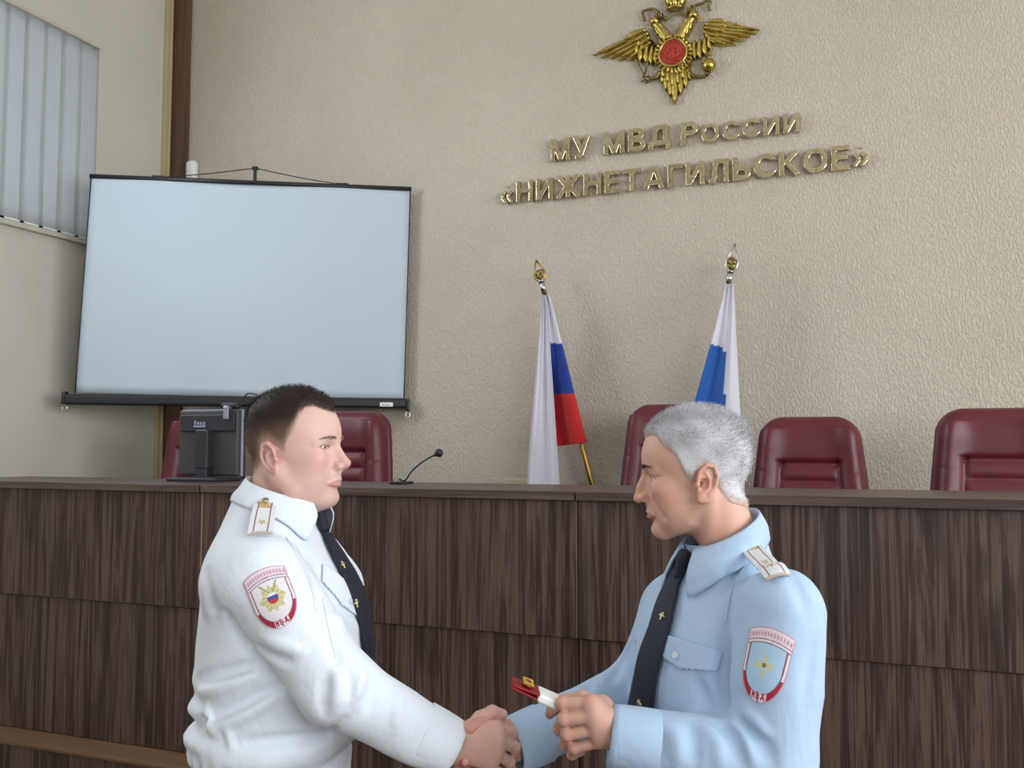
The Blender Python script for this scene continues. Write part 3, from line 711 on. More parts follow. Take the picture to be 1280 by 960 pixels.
def letter2(ch, x, z):
    d = np.full(x.shape, 9., F32); w, st = STROKES[ch]
    for a, b in st: d = np.minimum(d, seg2(x, z, a, b, HS*(.72 if ch in '«»' else 1)))
    r = lambda c, e, q: ring2(x, z, c, (e[0]-HS, e[1]-HS), q)
    if ch == 'О': d = r((.45, .5), (.45, .51), .34)
    if ch == 'С': d = np.maximum(r((.45, .5), (.45, .51), .34), np.minimum(x-.58, .20-np.abs(z-.5)))
    if ch == 'Р': d = np.minimum(d, np.maximum(r((.36, .70), (.36, .30), .19), -x+.06))
    if ch == 'Ь': d = np.minimum(d, np.maximum(r((.36, .30), (.36, .30), .19), -x+.06))
    if ch == 'В': d = np.minimum(d, np.minimum(np.maximum(r((.35, .74), (.35, .26), .16), -x+.06), np.maximum(r((.38, .295), (.38, .295), .19), -x+.06)))
    return d
CROP = lambda x, y: (610+x/2.56, 120+y/2.56)
def letter_line(name, label, words):
    """words: (text, crop x0, crop y of its baseline start, crop x1, crop y of its baseline end, cap height); small letters are drawn as low capitals"""
    root = None
    for text, xa, ya, xb_, yb, H in words:
        A = PY(*CROP(xa, ya), WALL_Y-.02); B = PY(*CROP(xb_, yb), WALL_Y-.02); gap = .13; items = []; x = 0
        for ch in text:
            k = .80 if ch.islower() else 1.0; w = STROKES[ch.upper()][0]*k; items.append((ch.upper(), k, x, w)); x += w+gap
        tot = x-gap; sx = (B[0]-A[0])/tot
        for ch, k, x0, w in items:
            o = np.array((A[0]+x0*sx, WALL_Y-.024, A[2]+(B[2]-A[2])*(x0/tot))); kx, kz = k*sx, k*H; sc = min(kx, kz)
            def f(P):
                q = P-o.astype(F32); d2 = letter2(ch, q[:, 0]/kx, q[:, 2]/kz)*sc; return smax(d2, np.abs(q[:, 1])-.0115, .0035)
            if root is None: root = empty(name, (A[0], WALL_Y-.02, A[2]), label, 'lettering')
            l = sdf_obj('letter', f, o+(-.02, -.02, -.03*1-.0), o+(w*sx+.02, .02, k*H+.02), .0032, M['letter_gold'], root)
            bm = bmesh.new()
            xm = o[0]+(.0+HS)*kx if ch not in 'ТУСОАДЛЖ«»' else o[0]+w*sx*.5
            for zz in (.12, .88): tube(bm, [(xm, WALL_Y-.018, o[2]+zz*kz), (xm, WALL_Y+.002, o[2]+zz*kz)], .003, 6)
            obj('mounting_pin', bm, M['letter_gold'], l)
    return root
capm = abs(PY(*CROP(205, 213), WALL_Y)[2]-PY(*CROP(205, 141), WALL_Y)[2])
cap2 = abs(PY(*CROP(1100, 240), WALL_Y)[2]-PY(*CROP(1100, 162), WALL_Y)[2])
letter_line('wall_lettering', 'upper line of gold metal wall lettering under the eagle, reading МУ МВД России', [('МУ', 203, 213, 328, 199, capm), ('МВД', 372, 192, 585, 168, capm), ('России', 618, 163, 1000, 117, capm*.98)])
letter_line('wall_lettering', 'lower line of gold metal wall lettering in angle quotes, reading «НИЖНЕТАГИЛЬСКОЕ»', [('«', 40, 352, 84, 346, cap2), ('НИЖНЕТАГИЛЬСКОЕ', 92, 344, 1160, 237, cap2), ('»', 1166, 236, 1222, 229, cap2)])
# ------------------------------------------------------------------ two flags in a floor stand
M['flag'] = NT('flag_cloth'); _n = M['flag']; _a = _n.node('ShaderNodeVertexColor'); _a.layer_name = 'Col'; _n.link(_a.outputs[0], _n.b.inputs['Base Color']); _n.b.inputs['Roughness'].default_value = .55
_n.b.inputs['Sheen Weight'].default_value = .2; _n.b.inputs['Specular IOR Level'].default_value = .25
_t = _n.node('ShaderNodeBsdfTranslucent'); _n.link(_a.outputs[0], _t.inputs[0]); _x = _n.node('ShaderNodeMixShader'); _x.inputs[0].default_value = .12
_n.link(_n.b.outputs[0], _x.inputs[1]); _n.link(_t.outputs[0], _x.inputs[2]); _n.link(_x.outputs[0], _n.N['Material Output'].inputs[0]); M['flag'] = _n.m
FY = 4.44
WHITE, BLUE, RED, GREEN = srgb(226, 222, 232)[:3], srgb(28, 62, 152)[:3], srgb(206, 42, 40)[:3], srgb(40, 130, 70)[:3]
SKY = srgb(38, 96, 178)[:3]
pf1, pf2 = PY(679, 361, FY), PY(911.5, 350, FY)
b1, b2 = PY(742, 614, FY), PY(893, 470, FY)
def down(p, q, z): t = (z-p[2])/(q[2]-p[2]); return p+(q-p)*t
f1, f2 = down(pf1, b1, POD_H+.06), down(pf2, b2, POD_H+.06)
mid = (f1+f2)/2
f1 = down(pf1, b1, POD_H+.10); f2 = down(pf2, b2, POD_H+.10)
st = empty('flag_stand', (mid[0], FY, POD_H), 'brass floor stand holding the two flags behind the desk', 'flag stand')
bm = bmesh.new(); tube(bm, [(mid[0], FY, POD_H), (mid[0], FY, POD_H+.03), (mid[0], FY, POD_H+.045)], [.14, .14, .05], 28); obj('base', bm, M['brass'], st)
for f, p in ((f1, pf1), (f2, pf2)):
    d = (p-f)/np.linalg.norm(p-f); bm = bmesh.new(); tube(bm, [(mid[0], FY, POD_H+.045), f-d*.02+np.array((0, 0, .0))], .012, 10); tube(bm, [f-d*.02, f+d*.10], .021, 12); obj('socket', bm, M['brass'], st)
def flag(label, top, bot, rows, seed):
    """rows: for each height (pixel v) the pole-side x, the fold x, the front-edge x and the cloth ends; colour function of (layer, v)"""
    root = empty('flag', tuple(bot), label, 'flag', 'flags behind the desk')
    bm = bmesh.new(); d = (top-bot)/np.linalg.norm(top-bot); tube(bm, [bot+d*.10, top], .0125, 12); po = obj('pole', bm, M['brass'], root)
    bm = bmesh.new(); q = top; tube(bm, [q-d*.02, q+d*.040], .0145, 12); tube(bm, [q+d*.036, q+d*.044], .018, 12); obj('ferrule', bm, M['chrome'], po)
    return root, d
def cloth(root, outline, colour, nv, nu, seed):
    """outline(t, s) -> (u, v, depth offset); built on the plane of the pole with real folds in depth"""
    V = []; C = []
    for j in range(nv+1):
        for i in range(nu+1):
            s, t = i/nu, j/nv; u, v, dy = outline(s, t); V.append(PY(u, v, FY+dy)); C.append(colour(s, t, u, v))
    F = [(j*(nu+1)+i, (j+1)*(nu+1)+i, (j+1)*(nu+1)+i+1, j*(nu+1)+i+1) for j in range(nv) for i in range(nu)]
    me = pymesh('cloth', V, F); paint(me, np.array(C)); o = obj('cloth', me, M['flag'], root, smooth=True)
    md = o.modifiers.new('thickness', 'SOLIDIFY'); md.thickness = .0015
    return o
L_ = lambda a, b, t: a+(b-a)*t
r1, d1 = flag('flag on the brass pole with white, blue and red stripes', pf1, f1, None, 1)
def o1(s, t):
    # s: 0 at the pole, .42 at the far fold, 1 at the free front edge;  t: 0 top .. 1 bottom
    v0 = 369; pole = lambda v: 675+(v-348)*.2519+2.5
    vb = 553 if s < .42 else L_(553, 690, sstep(np.array(s), .42, .52)); v = L_(v0, float(vb), t)
    if s < .42:
        k = s/.42; w = L_(3, 42, sstep(np.array(v), 366, 560)); u = pole(v)+4.5-(w+4)*k; v = v+6*k*t; off_ = (w+4)*k-4.5; dy = -.030+.06*float(sstep(np.array(off_), 7, 30))-.008*math.sin(3.1*k+2)-.01*math.sin(9*k)
    else:
        k = (s-.42)/.58; lf = L_(678, 655, min(1, max(0, (v-366)/250))); rt = L_(683, 700, min(1, max(0, (v-366)/250))); u = L_(lf, rt, k)
        amp = .016*min(1, (v-366)/120); dy = -.03-amp*math.sin(2.2*math.pi*k+.6)-.006*math.sin(6*math.pi*k)
        if k < .12: dy = L_(.015, dy, k/.12)
    return u, v, dy
def c1(s, t, u, v):
    if s >= .42: return WHITE
    return WHITE if v < 430-4*s else (BLUE if v < 492 else RED)
cloth(r1, o1, c1, 130, 60, 1)
r2, d2 = flag('flag with white and blue stripes behind the grey-haired man', pf2, f2, None, 2)
def o2(s, t):
    v = L_(355, 640, t); k = min(1, (v-350)/160); e = max(0, (v-510)/130)
    lf = L_(909, 866, k**1.05)-18*e; rt = L_(917, 925, k)+8*e; u = L_(lf, rt, s)
    amp = .018*min(1, (v-350)/90); dy = -.045-amp*math.sin(1.6*math.pi*s*2+.5+.5*k)-.008*math.sin(14*s+2)
    return u, v, dy
def c2(s, t, u, v):
    b = .50 if v < 440 else (.62 if v < 492 else .70)
    lo = 430+8*s
    return SKY if (v > lo and s < b) else WHITE
cloth(r2, o2, c2, 150, 60, 2)
# finials
for r, p, d, open_ in ((r1, pf1, d1, False), (r2, pf2, d2, True)):
    q = Vector(p+d*.078); dv_ = Vector(d); sv = Vector((d[2], 0, -d[0])); hw = .032 if not open_ else .027; hh_ = .046 if open_ else .036
    bm = bmesh.new()
    loop = [q+dv_*(-hh_*.9)]+[q+sv*hw*math.sin(a)+dv_*(-hh_*math.cos(a)) for a in np.linspace(.5, 2.2, 12)]+[q+dv_*hh_*2.1]
    for s in (1, -1): tube(bm, [q+(p_-q)-2*sv*((p_-q).dot(sv)) if s < 0 else p_ for p_ in loop], .0032 if open_ else .004, 6)
    fi = obj('finial', bm, M['chrome'] if open_ else M['brass'], r)
    bm = bmesh.new(); ball(bm, q, (hw*.78, .010, hh_*.72)); ball(bm, q+sv*.012+dv_*.008, (.012, .014, .016)); ball(bm, q-sv*.012+dv_*.008, (.012, .014, .016)); ball(bm, q-dv_*.014, (.010, .014, .014)); obj('finial_eagle', bm, M['gold_dark'], fi)
# ------------------------------------------------------------------ people: materials
def attr_mat(name, rough=.5, sss=0, bump=None, spec=.4, sheen=0):
    n = NT(name); a = n.node('ShaderNodeVertexColor'); a.layer_name = 'Col'; n.link(a.outputs[0], n.b.inputs['Base Color'])
    n.b.inputs['Roughness'].default_value = rough; n.b.inputs['Specular IOR Level'].default_value = spec; n.b.inputs['Sheen Weight'].default_value = sheen
    if sss:
        n.b.inputs['Subsurface Weight'].default_value = sss; n.b.inputs['Subsurface Radius'].default_value = (1, .35, .2); n.b.inputs['Subsurface Scale'].default_value = .006
    if bump: n.link(n.bump(n.noise(n.coords(), bump[0], 4), bump[1], bump[2]), n.b.inputs['Normal'])
    return n.m
M['skin'] = attr_mat('skin', .5, .25, (420, .12, .0012), .35)
M['hair'] = attr_mat('hair', .55, 0, (300, .5, .003), .3)
M['eye'] = attr_mat('eye', .12, 0, None, .5)
M['patch'] = attr_mat('embroidery', .75, 0, (900, .3, .001), .2)
def shirt_mat(name, col):
    n = NT(name); n.b.inputs['Base Color'].default_value = col; n.b.inputs['Roughness'].default_value = .75; n.b.inputs['Specular IOR Level'].default_value = .2; n.b.inputs['Sheen Weight'].default_value = .08
    v = n.coords(); a = n.noise(v, 9, 3, .5, 1.2); b = n.noise(v, 700, 2)
    c = n.noise(n.coords(scale=(1, 1, .45), rot=(.3, .5, .2)), 24, 3, .5, 1.5); n.link(n.bump(b, .06, .0008, n.bump(c, .22, .006, n.bump(a, .35, .012))), n.b.inputs['Normal']); return n.m
M['white_shirt'] = shirt_mat('white_shirt', srgb(232, 240, 249))
M['blue_shirt'] = shirt_mat('blue_shirt', srgb(176, 200, 226))
M['navy'] = mat('navy_cloth', srgb(26, 30, 46), .75, bump=(500, .2, .001))
M['navy_trousers'] = mat('navy_trousers', srgb(32, 35, 48), .8, bump=(400, .2, .001))
M['shoe'] = mat('black_shoe', srgb(24, 22, 22), .25)
M['button'] = mat('shirt_button', srgb(214, 222, 230), .3)
M['pin_gold'] = mat('gold_pin', srgb(222, 208, 160), .3, metal=1)
# ------------------------------------------------------------------ head
def head_field(k):
    g = lambda n, d=0: k.get(n, d)
    def f(P):
        P = P*1000; sz = g('face', 1.0); P[:, 2] = np.where(P[:, 2] < 12, 12+(P[:, 2]-12)/sz, P[:, 2]); y = np.abs(P[:, 1]); Q = np.stack([P[:, 0], y, P[:, 2]], 1).astype(F32)
        fat = g('fat')
        bk_ = g('back'); d = s_ell(Q, (3+bk_/2, 0, 47), (97-bk_/2, 77+fat*.1, 85))
        d = smin(d, s_ell(Q, (40, 0, 44), (56, 63, 52)), 14)
        d = smin(d, s_ell(Q, (38, 0, -18), (51, 60+fat*.4, 72)), 18)
        jw = 11.5+fat*.55
        d = smin(d, s_path(Q, [(-2, 57, -30), (24, 44+fat*.7, -66), (66, 15, -90)], [jw, jw+1, 15]), 16)
        d = smin(d, s_ell(Q, (72+g('chin'), 0, -87), (19, 22, 18)), 12)
        d = smin(d, s_ell(Q, (36, 0, -72), (44, 44+fat*.4, 24+fat*.2)), 16)
        if fat > 5: d = smin(d, s_ell(Q, (34, 0, -92), (40, 38, 18+fat*.3)), 16)
        d = smin(d, s_ell(Q, (62, 42, -10), (24, 21, 22)), 16); d = smin(d, s_ell(Q, (46, 33+fat*.25, -44), (30, 24, 36)), 20)
        d = smin(d, s_ell(Q, (72, 0, -40), (26, 31, 30)), 12)
        d = smin(d, s_path(Q, [(90, 3, 25), (86, 26, 29), (70, 47, 24)], [8, 8.2, 8]), 9)
        d = sub(d, s_ell(Q, (99, 32, 14), (18, 17, 9)), 9)
        # eyelids over the eyeball, open slit
        ex, ey, ez = 72, 32, 15.5
        lid = s_sphere(Q, (ex, ey, ez), 14.6)
        lid = sub(lid, s_ell(Q, (ex+15, ey+1, ez-.5-g('down')), (12, 12.5, g('open', 4.0))), 1.6)
        d = smin(d, lid, 3.5); d = sub(d, s_ell(Q, (ex+14, ey+1, ez-.5-g('down')), (8, 12.0, g('open', 4.0)-.6)), 1.2)
        d = sub(d, s_path(Q, [(88, 22, 24.5), (87.5, 33, 26), (80, 45, 23)], [.8, .9, .7]), 3)     # lid crease
        d = sub(d, s_path(Q, [(91, 20, 6), (88, 32, 2), (80, 43, 4)], [1.0, 1.2, .8]), 5)           # under the eye
        # nose
        d = smin(d, s_path(Q, [(80, 0, 24), (86, 0, -2), (93, 0, -24)], [9, 12, 14.5]), 9)
        hump = g('hump'); nl = g('nose')
        d = smin(d, s_path(Q, [(89, 0, 26), (96+hump, 0, 12), (106+hump*1.2+nl*.6, 0, -4), (113+nl, 0, -19-g('drop'))], [8, 7.2, 7.8, 9.5]), 8)
        d = smin(d, s_ell(Q, (113+nl, 0, -21-g('drop')), (10.5, 11, 9.5)), 5)
        d = smin(d, s_ell(Q, (101+nl*.5, 12.5, -26), (11, 7.5, 8.5)), 5)
        d = sub(d, s_ell(Q, (106+nl*.7, 6.5, -34), (6.5, 3.4, 4.5)), 2)
        d = sub(d, s_path(Q, [(94, 19, -19), (91, 20, -30)], [1.4, 1.6]), 4)
        # mouth
        mo = g('mouth'); mz = -57
        d = smin(d, s_path(Q, [(95, 0, mz+6), (92.5, 12, mz+4.5), (84, 25, mz)], [4.4, 4.0, 2.0]), 5)
        d = smin(d, s_path(Q, [(93.5, 0, mz-6.5), (90.5, 12, mz-5), (83, 24, mz-1)], [5.2, 4.6, 2.0]), 5)
        d = sub(d, s_path(Q, [(103, 0, mz-mo*.4), (97, 14, mz-.3), (88, 27, mz-1.5)], [1.3+mo, 1.3+mo*.6, 1.0]), 2.2)
        d = sub(d, s_path(Q, [(105, 0, -36), (103, 0, -48)], [2.2, 2.6]), 5)
        d = sub(d, s_ell(Q, (100, 0, -73), (9, 15, 5)), 8)
        fo = g('fold', 1.0)
        d = sub(d, s_path(Q, [(96, 19, -26), (93, 27, -38), (85, 34, -58)], [1.6*fo, 2.0*fo, 1.2*fo]), 7)
        if g('lines'):
            d = sub(d, s_path(Q, [(76, 50, 12), (66, 58, 16)], [.8, .5]), 3); d = sub(d, s_path(Q, [(76, 50, 8), (66, 58, 3)], [.8, .5]), 3)
            d = sub(d, s_path(Q, [(82, 40, -30), (66, 50, -62)], [2.5, 2]), 12)
        # ear
        E = Q-V3(-3, 71+fat*.15, 0); a = math.radians(26); E = np.stack([E[:, 0]*math.cos(a)+E[:, 1]*math.sin(a), -E[:, 0]*math.sin(a)+E[:, 1]*math.cos(a), E[:, 2]], 1).astype(F32)
        es = g('ear', 1.0); E = E/es
        t = .16; E = np.stack([E[:, 0]+E[:, 2]*t, E[:, 1], E[:, 2]], 1).astype(F32)
        ear = s_ell(E, (-7, 2, 0), (17, 5, 30))
        ear = smin(ear, s_path(E, [(10, 4, 5), (9, 7, 20), (-2, 9.5, 30.5), (-17, 10.5, 27), (-24, 10.5, 10), (-22, 9.5, -8), (-12, 7, -22)], [2.6, 3.2, 3.6, 3.6, 3.4, 3.2, 3.0]), 2)
        ear = sub(ear, s_path(E, [(2, 9.5, 19), (-9, 10, 22), (-17, 10, 10), (-16, 9, -6)], [3.2, 3.8, 3.6, 2.8]), 1.6)
        ear = smin(ear, s_path(E, [(-3, 6.5, 17), (-11, 8, 6), (-11, 7, -10), (-4, 5.5, -17)], [2.4, 3.0, 2.8, 2.6]), 1.6)
        ear = sub(ear, s_ell(E, (-1, 7.5, -3), (8.5, 10, 11.5)), 1.8)
        ear = smin(ear, s_ell(E, (9, 3, -3), (4.5, 4.5, 6)), 3)
        ear = smin(ear, s_ell(E, (-1, 3.5, -27), (9, 4.5, 9.5)), 4)
        d = smin(d, ear*es, 4)
        # neck
        n0, n1 = g('neck0', (-14, 0, -30)), g('neck1', (-34, 0, -190)); nr = g('neckr', 57)
        nk = s_cone(Q, n0, n1, nr-2, g('neckr1', nr+4)); nk = smin(nk, s_path(Q, [(-12, 60, -28), (n1[0]+52, 20, n1[2]+20)], [9, 9]), 18)
        d = smin(d, nk, 18)
        return d/1000
    return f
def skull_field(k):
    def f(P):
        P = P*1000; Q = np.stack([P[:, 0], np.abs(P[:, 1]), P[:, 2]], 1).astype(F32); fat = k.get('fat', 0)
        bk_ = k.get('back', 0); d = s_ell(Q, (3+bk_/2, 0, 47), (97-bk_/2, 77+fat*.1, 85)); d = smin(d, s_ell(Q, (40, 0, 44), (56, 63, 52)), 14)
        d = smin(d, s_ell(Q, (38, 0, -18), (51, 60+fat*.4, 72)), 18)
        n0, n1 = k.get('neck0', (-14, 0, -30)), k.get('neck1', (-34, 0, -190)); nr = k.get('neckr', 57)
        return smin(d, s_cone(Q, n0, n1, nr-2, nr+4), 18)/1000
    return f
def hairline(P, tab):
    """signed height above the hairline in mm for a table (azimuth from the front in degrees, height)"""
    phi = np.degrees(np.arctan2(np.abs(P[:, 1]), P[:, 0]-.005)); return P[:, 2]*1000-np.interp(phi, [a for a, b in tab], [b for a, b in tab])
def smooth_clip(x, a, b): return np.clip((x-a)/(b-a), 0, 1)
def blades(V, N, L, W, rng, lift, flow):
    """short hairs as thin two-triangle blades: roots V, normals N, lengths L"""
    n = len(V); d = N*lift+flow+rng.normal(0, .25, (n, 3)); d /= np.linalg.norm(d, axis=1)[:, None]
    s = np.cross(d, rng.normal(size=(n, 3))); s /= np.linalg.norm(s, axis=1)[:, None]
    a = V-s*W; b = V+s*W; m = V+d*(L*.6)[:, None]; c = V+d*L[:, None]-N*(L*.08)[:, None]
    pts = np.stack([a, b, m+s*W*.7, m-s*W*.7, c], 1).reshape(-1, 3); i = np.arange(n)[:, None]*5
    tri = np.concatenate([i+np.array([[0, 1, 2]]), i+np.array([[0, 2, 3]]), i+np.array([[3, 2, 4]])]); return pts, tri
# ------------------------------------------------------------------ body frames, torsos
class Frame:
    def __init__(s, az, org):
        a = math.radians(az); s.R = np.array([[math.sin(a), -math.cos(a), 0], [math.cos(a), math.sin(a), 0], [0, 0, 1.]]); s.T = np.array(org, float)
    def loc(s, p): return (np.asarray(p, float)-s.T)@s.R
    def wor(s, p): return np.asarray(p, float)@s.R.T+s.T
    def px(s, u, v, z): return tuple(s.loc(PZ(u, v, z)))
    def rays(s, uv):
        D = np.array([ray(u, v) for u, v in uv])@s.R; O = np.repeat(s.loc(EYE)[None], len(D), 0); return O, D
def stack(tab, n=2.35):
    """tab rows: z, x offset, half width (y), half depth (x)"""
    t = spline(tab, 90); t = t[np.argsort(t[:, 0])]
    def f(P):
        z = P[:, 2]; c = np.interp(z, t[:, 0], t[:, 1]); a = np.interp(z, t[:, 0], t[:, 2]); b = np.interp(z, t[:, 0], t[:, 3])
        q = (np.abs((P[:, 0]-c)/b)**n+np.abs(P[:, 1]/a)**n)**(1/n)
        return np.maximum((q-1)*np.minimum(a, b)*.85, np.maximum(t[0, 0]-z, z-t[-1, 0]))
    return f
def grid_mesh(name, G, th, m, parent, rgb=None, frame=None):
    """G: (rows, cols, 3) points with nan holes -> thin solid sheet; th offset outwards given by a second grid or a scalar along normals"""
    r, c = G.shape[:2]; P = G.reshape(-1, 3); ok = ~np.isnan(P).any(1); ids = -np.ones(len(P), int); ids[ok] = np.arange(ok.sum())
    i = np.arange(r*c).reshape(r, c); F = np.stack([i[:-1, :-1], i[:-1, 1:], i[1:, 1:], i[1:, :-1]], -1).reshape(-1, 4); F = F[ok[F].all(1)]
    V = P[ok]; V = frame.wor(V) if frame is not None else V
    me = fast_mesh(name, V, ids[F])
    if rgb is not None: paint(me, np.asarray(rgb).reshape(-1, 3)[ok])
    o = obj(name, me, m, parent, smooth=True)
    if th:
        md = o.modifiers.new('thickness', 'SOLIDIFY'); md.thickness = th; md.offset = 1 if th > 0 else -1; md.use_quality_normals = True
    return o
def outward(me_obj, centre):
    me = me_obj.data; me.calc_loop_triangles()
    s = sum(((p.center-Vector(centre)).dot(p.normal)) for p in list(me.polygons)[::7])
    if s < 0: me.flip_normals()
def surf_patch(fr, f, uv, size, up_uv, fn, th, name, m, parent, res=.001, off=.002, rough=0):
    """flat emblem of true size laid on the surface where the pixel ray meets it; fn(x, y) -> colour or nan (x, y in -1..1)"""
    O, D = fr.rays([uv, up_uv]); C = trace(f, O, D); c, upp = C[0], C[1]
    n = grad(f, c[None], .004)[0]; up = upp-c; up = up-n*(up@n); up /= np.linalg.norm(up); rt = np.cross(up, n); w, h = size
    nx, ny = max(int(w/res), 6), max(int(h/res), 6); X, Y = np.meshgrid(np.linspace(-1, 1, nx), np.linspace(1, -1, ny))
    B = c+X[..., None]*rt*w/2+Y[..., None]*up*h/2+n*.05
    T = trace(f, B.reshape(-1, 3), np.repeat(-n[None], nx*ny, 0), off, tmax=.14).reshape(ny, nx, 3).astype(float)
    col = fn(X, Y); T[np.isnan(col).any(-1)] = np.nan
    o = grid_mesh(name, T, th, m, parent, col, fr); outward(o, fr.wor(c-n*.1)); return o
def strip_on(fr, f, centre_uv, widths, th, name, m, parent, off=.003, nacross=9, bulge=0.0, nlong=60, lat=None):
    """ribbon draped over the surface along a pixel polyline; widths in metres"""
    O, D = fr.rays([tuple(p) for p in spline(centre_uv, nlong)]); C = trace(f, O, D, off).astype(float)
    C = C[~np.isnan(C).any(1)]; C = C[np.linalg.norm(C-O[0], axis=1) < 2.3]
    for _ in range(6): C[1:-1] = (C[:-2]+2*C[1:-1]+C[2:])/4
    w = np.interp(np.linspace(0, 1, len(C)), np.linspace(0, 1, len(widths)), widths); G = []
    for i, p in enumerate(C):
        t = C[min(i+1, len(C)-1)]-C[max(i-1, 0)]; t /= np.linalg.norm(t); n = grad(f, p[None].astype(F32), .012)[0].astype(float)
        s = np.cross(t, n) if lat is None else np.array(lat)-t*(np.array(lat)@t); s /= np.linalg.norm(s); row = []
        for q in np.linspace(-1, 1, nacross): row.append(p+s*q*w[i]/2+n*bulge*(1-q*q))
        G.append(row)
    G = np.array(G); sh = G.shape; d = f(G.reshape(-1, 3).astype(F32)); g = grad(f, G.reshape(-1, 3).astype(F32), .004)
    fix = np.clip(off-d, 0, .05)+0; G = (G.reshape(-1, 3)+g*fix[:, None]).reshape(sh)
    o = grid_mesh(name, G, th, m, parent, None, fr); outward(o, fr.wor(C.mean(0)-grad(f, C.mean(0)[None].astype(F32), .02)[0]*.1)); return o
# ------------------------------------------------------------------ hands
def hand(wrist, fingers, thumb, fr=1.0, palm_r=(.021, .0115)):
    """wrist point; fingers: list of joint chains [MCP, PIP, DIP, TIP]; thumb: [CMC, MCP, IP, TIP]; world metres"""
    def f(P):
        d = None
        for ch in fingers:
            m = s_cone(P, wrist, ch[0], palm_r[0]*fr, palm_r[1]*fr); d = m if d is None else smin(d, m, .014)
        mids = [np.array(fingers[i][0])*.5+np.array(fingers[i+1][0])*.5 for i in range(len(fingers)-1)]
        for q in mids: d = smin(d, s_cone(P, wrist, tuple(q), palm_r[0]*fr, palm_r[1]*fr*.95), .012)
        d = smin(d, s_cone(P, wrist, thumb[0], .020*fr, .017*fr), .014)
        d = smin(d, s_cone(P, thumb[0], fingers[0][0], .014*fr, .010*fr), .014)
        sc = (1.0, 1.04, .98, .86)
        for ch, s in zip(fingers, sc):
            r = [.0108*s*fr, .0098*s*fr, .0088*s*fr, .0076*s*fr]
            e = s_path(P, ch, r, .003)
            for j in (1, 2): e = smin(e, s_sphere(P, ch[j], r[j]*1.06), .004)
            d = smin(d, e, .004)
        t = s_path(P, thumb, [.0165*fr, .0125*fr, .0112*fr, .0092*fr], .005); d = smin(d, t, .007)
        return d
    return f
def nail(p0, p1, n, w, l):
    """small rounded nail plate at the end of a finger bone p0->p1, facing n"""
    bm = bmesh.new(); d = (Vector(p1)-Vector(p0)).normalized(); n = Vector(n); n = (n-d*n.dot(d)).normalized(); s = d.cross(n)
    Rm = Matrix((d, s, n)).transposed(); ball(bm, Vector(p1)+n*.0062, (l/2, w/2, .0022), 12, 8, Rm); return bm
# ------------------------------------------------------------------ shared dressing
def cuff(f, fr, e, w, m, parent, r=.05, L=.062):
    """separate barrel cuff at the end of a sleeve, with its edge and button"""
    e, w = np.array(e), np.array(w); d = unit(w-e); n = Vector(d).orthogonal().normalized(); n = np.array(n); b = np.cross(d, n)
    ang = np.linspace(0, 2*np.pi, 49); rows = []
    for t, k in ((-L, 1.05), (-L+.004, 1.09), (-L*.5, 1.08), (-.004, 1.05), (.006, 1.02), (.007, .96), (-.02, .90)):
        rows.append([w+d*t+(n*math.cos(a)+b*math.sin(a))*r*k for a in ang])
    return grid_mesh('cuff', np.array(rows), 0, m, parent, None, fr)
def collar(fr, c, rx, ry, zb, zf, f, m, parent, point=.075, back=.045, spread=.32, tip=None):
    """folded shirt collar: stand, fold line and outer leaf ending in two points at the front"""
    A = np.linspace(spread, 2*np.pi-spread, 73); inner = []; top = []; mid_ = []; low = []
    for a in A:
        ca, sa = math.cos(a), math.sin(a); fz = (1+ca)/2; z = zb+(zf-zb)*fz
        p = np.array((c[0]+rx*ca, c[1]+ry*sa, z))
        out = unit((ca*ry, sa*rx, 0)); front = np.clip((ca-.1)/.9, 0, 1)**1.4
        inner.append(p+np.array((0, 0, -.035))-out*.001); top.append(p+out*.002)
        drop = back+(point-back)*front; o2 = out*(.012+.010*(1-front))+np.array((.028*front, 0, 0))+np.array((0, math.copysign(.022*front, sa), 0))
        q = p+o2+np.array((0, 0, -drop)); low.append(q); mid_.append((p+q)/2+out*.006)
    low = np.array(low); d = f(low.astype(F32)); g = grad(f, low.astype(F32), .004); low = low+g*(.004-d)[:, None]
    mid_ = np.array(mid_); top = np.array(top)
    d = f(mid_.astype(F32)); g = grad(f, mid_.astype(F32), .004); mid_ = mid_+g*np.clip(.005-d, 0, .05)[:, None]
    q1 = (np.array(top)*.55+mid_*.45)+0; q2 = (mid_*.5+low*.5); d = f(q2.astype(F32)); g = grad(f, q2.astype(F32), .004); q2 = q2+g*np.clip(.0045-d, 0, .05)[:, None]
    G = np.stack([np.array(inner), top-np.array((0, 0, .003)), top+np.array((0, 0, .001)), q1, mid_, q2, low])
    o = grid_mesh('collar', G, 0, m, parent, None, fr)
    md = o.modifiers.new('smooth', 'SUBSURF'); md.levels = 1; md.render_levels = 1
    md = o.modifiers.new('thickness', 'SOLIDIFY'); md.thickness = .0018; md.offset = 0
    return o, top, low
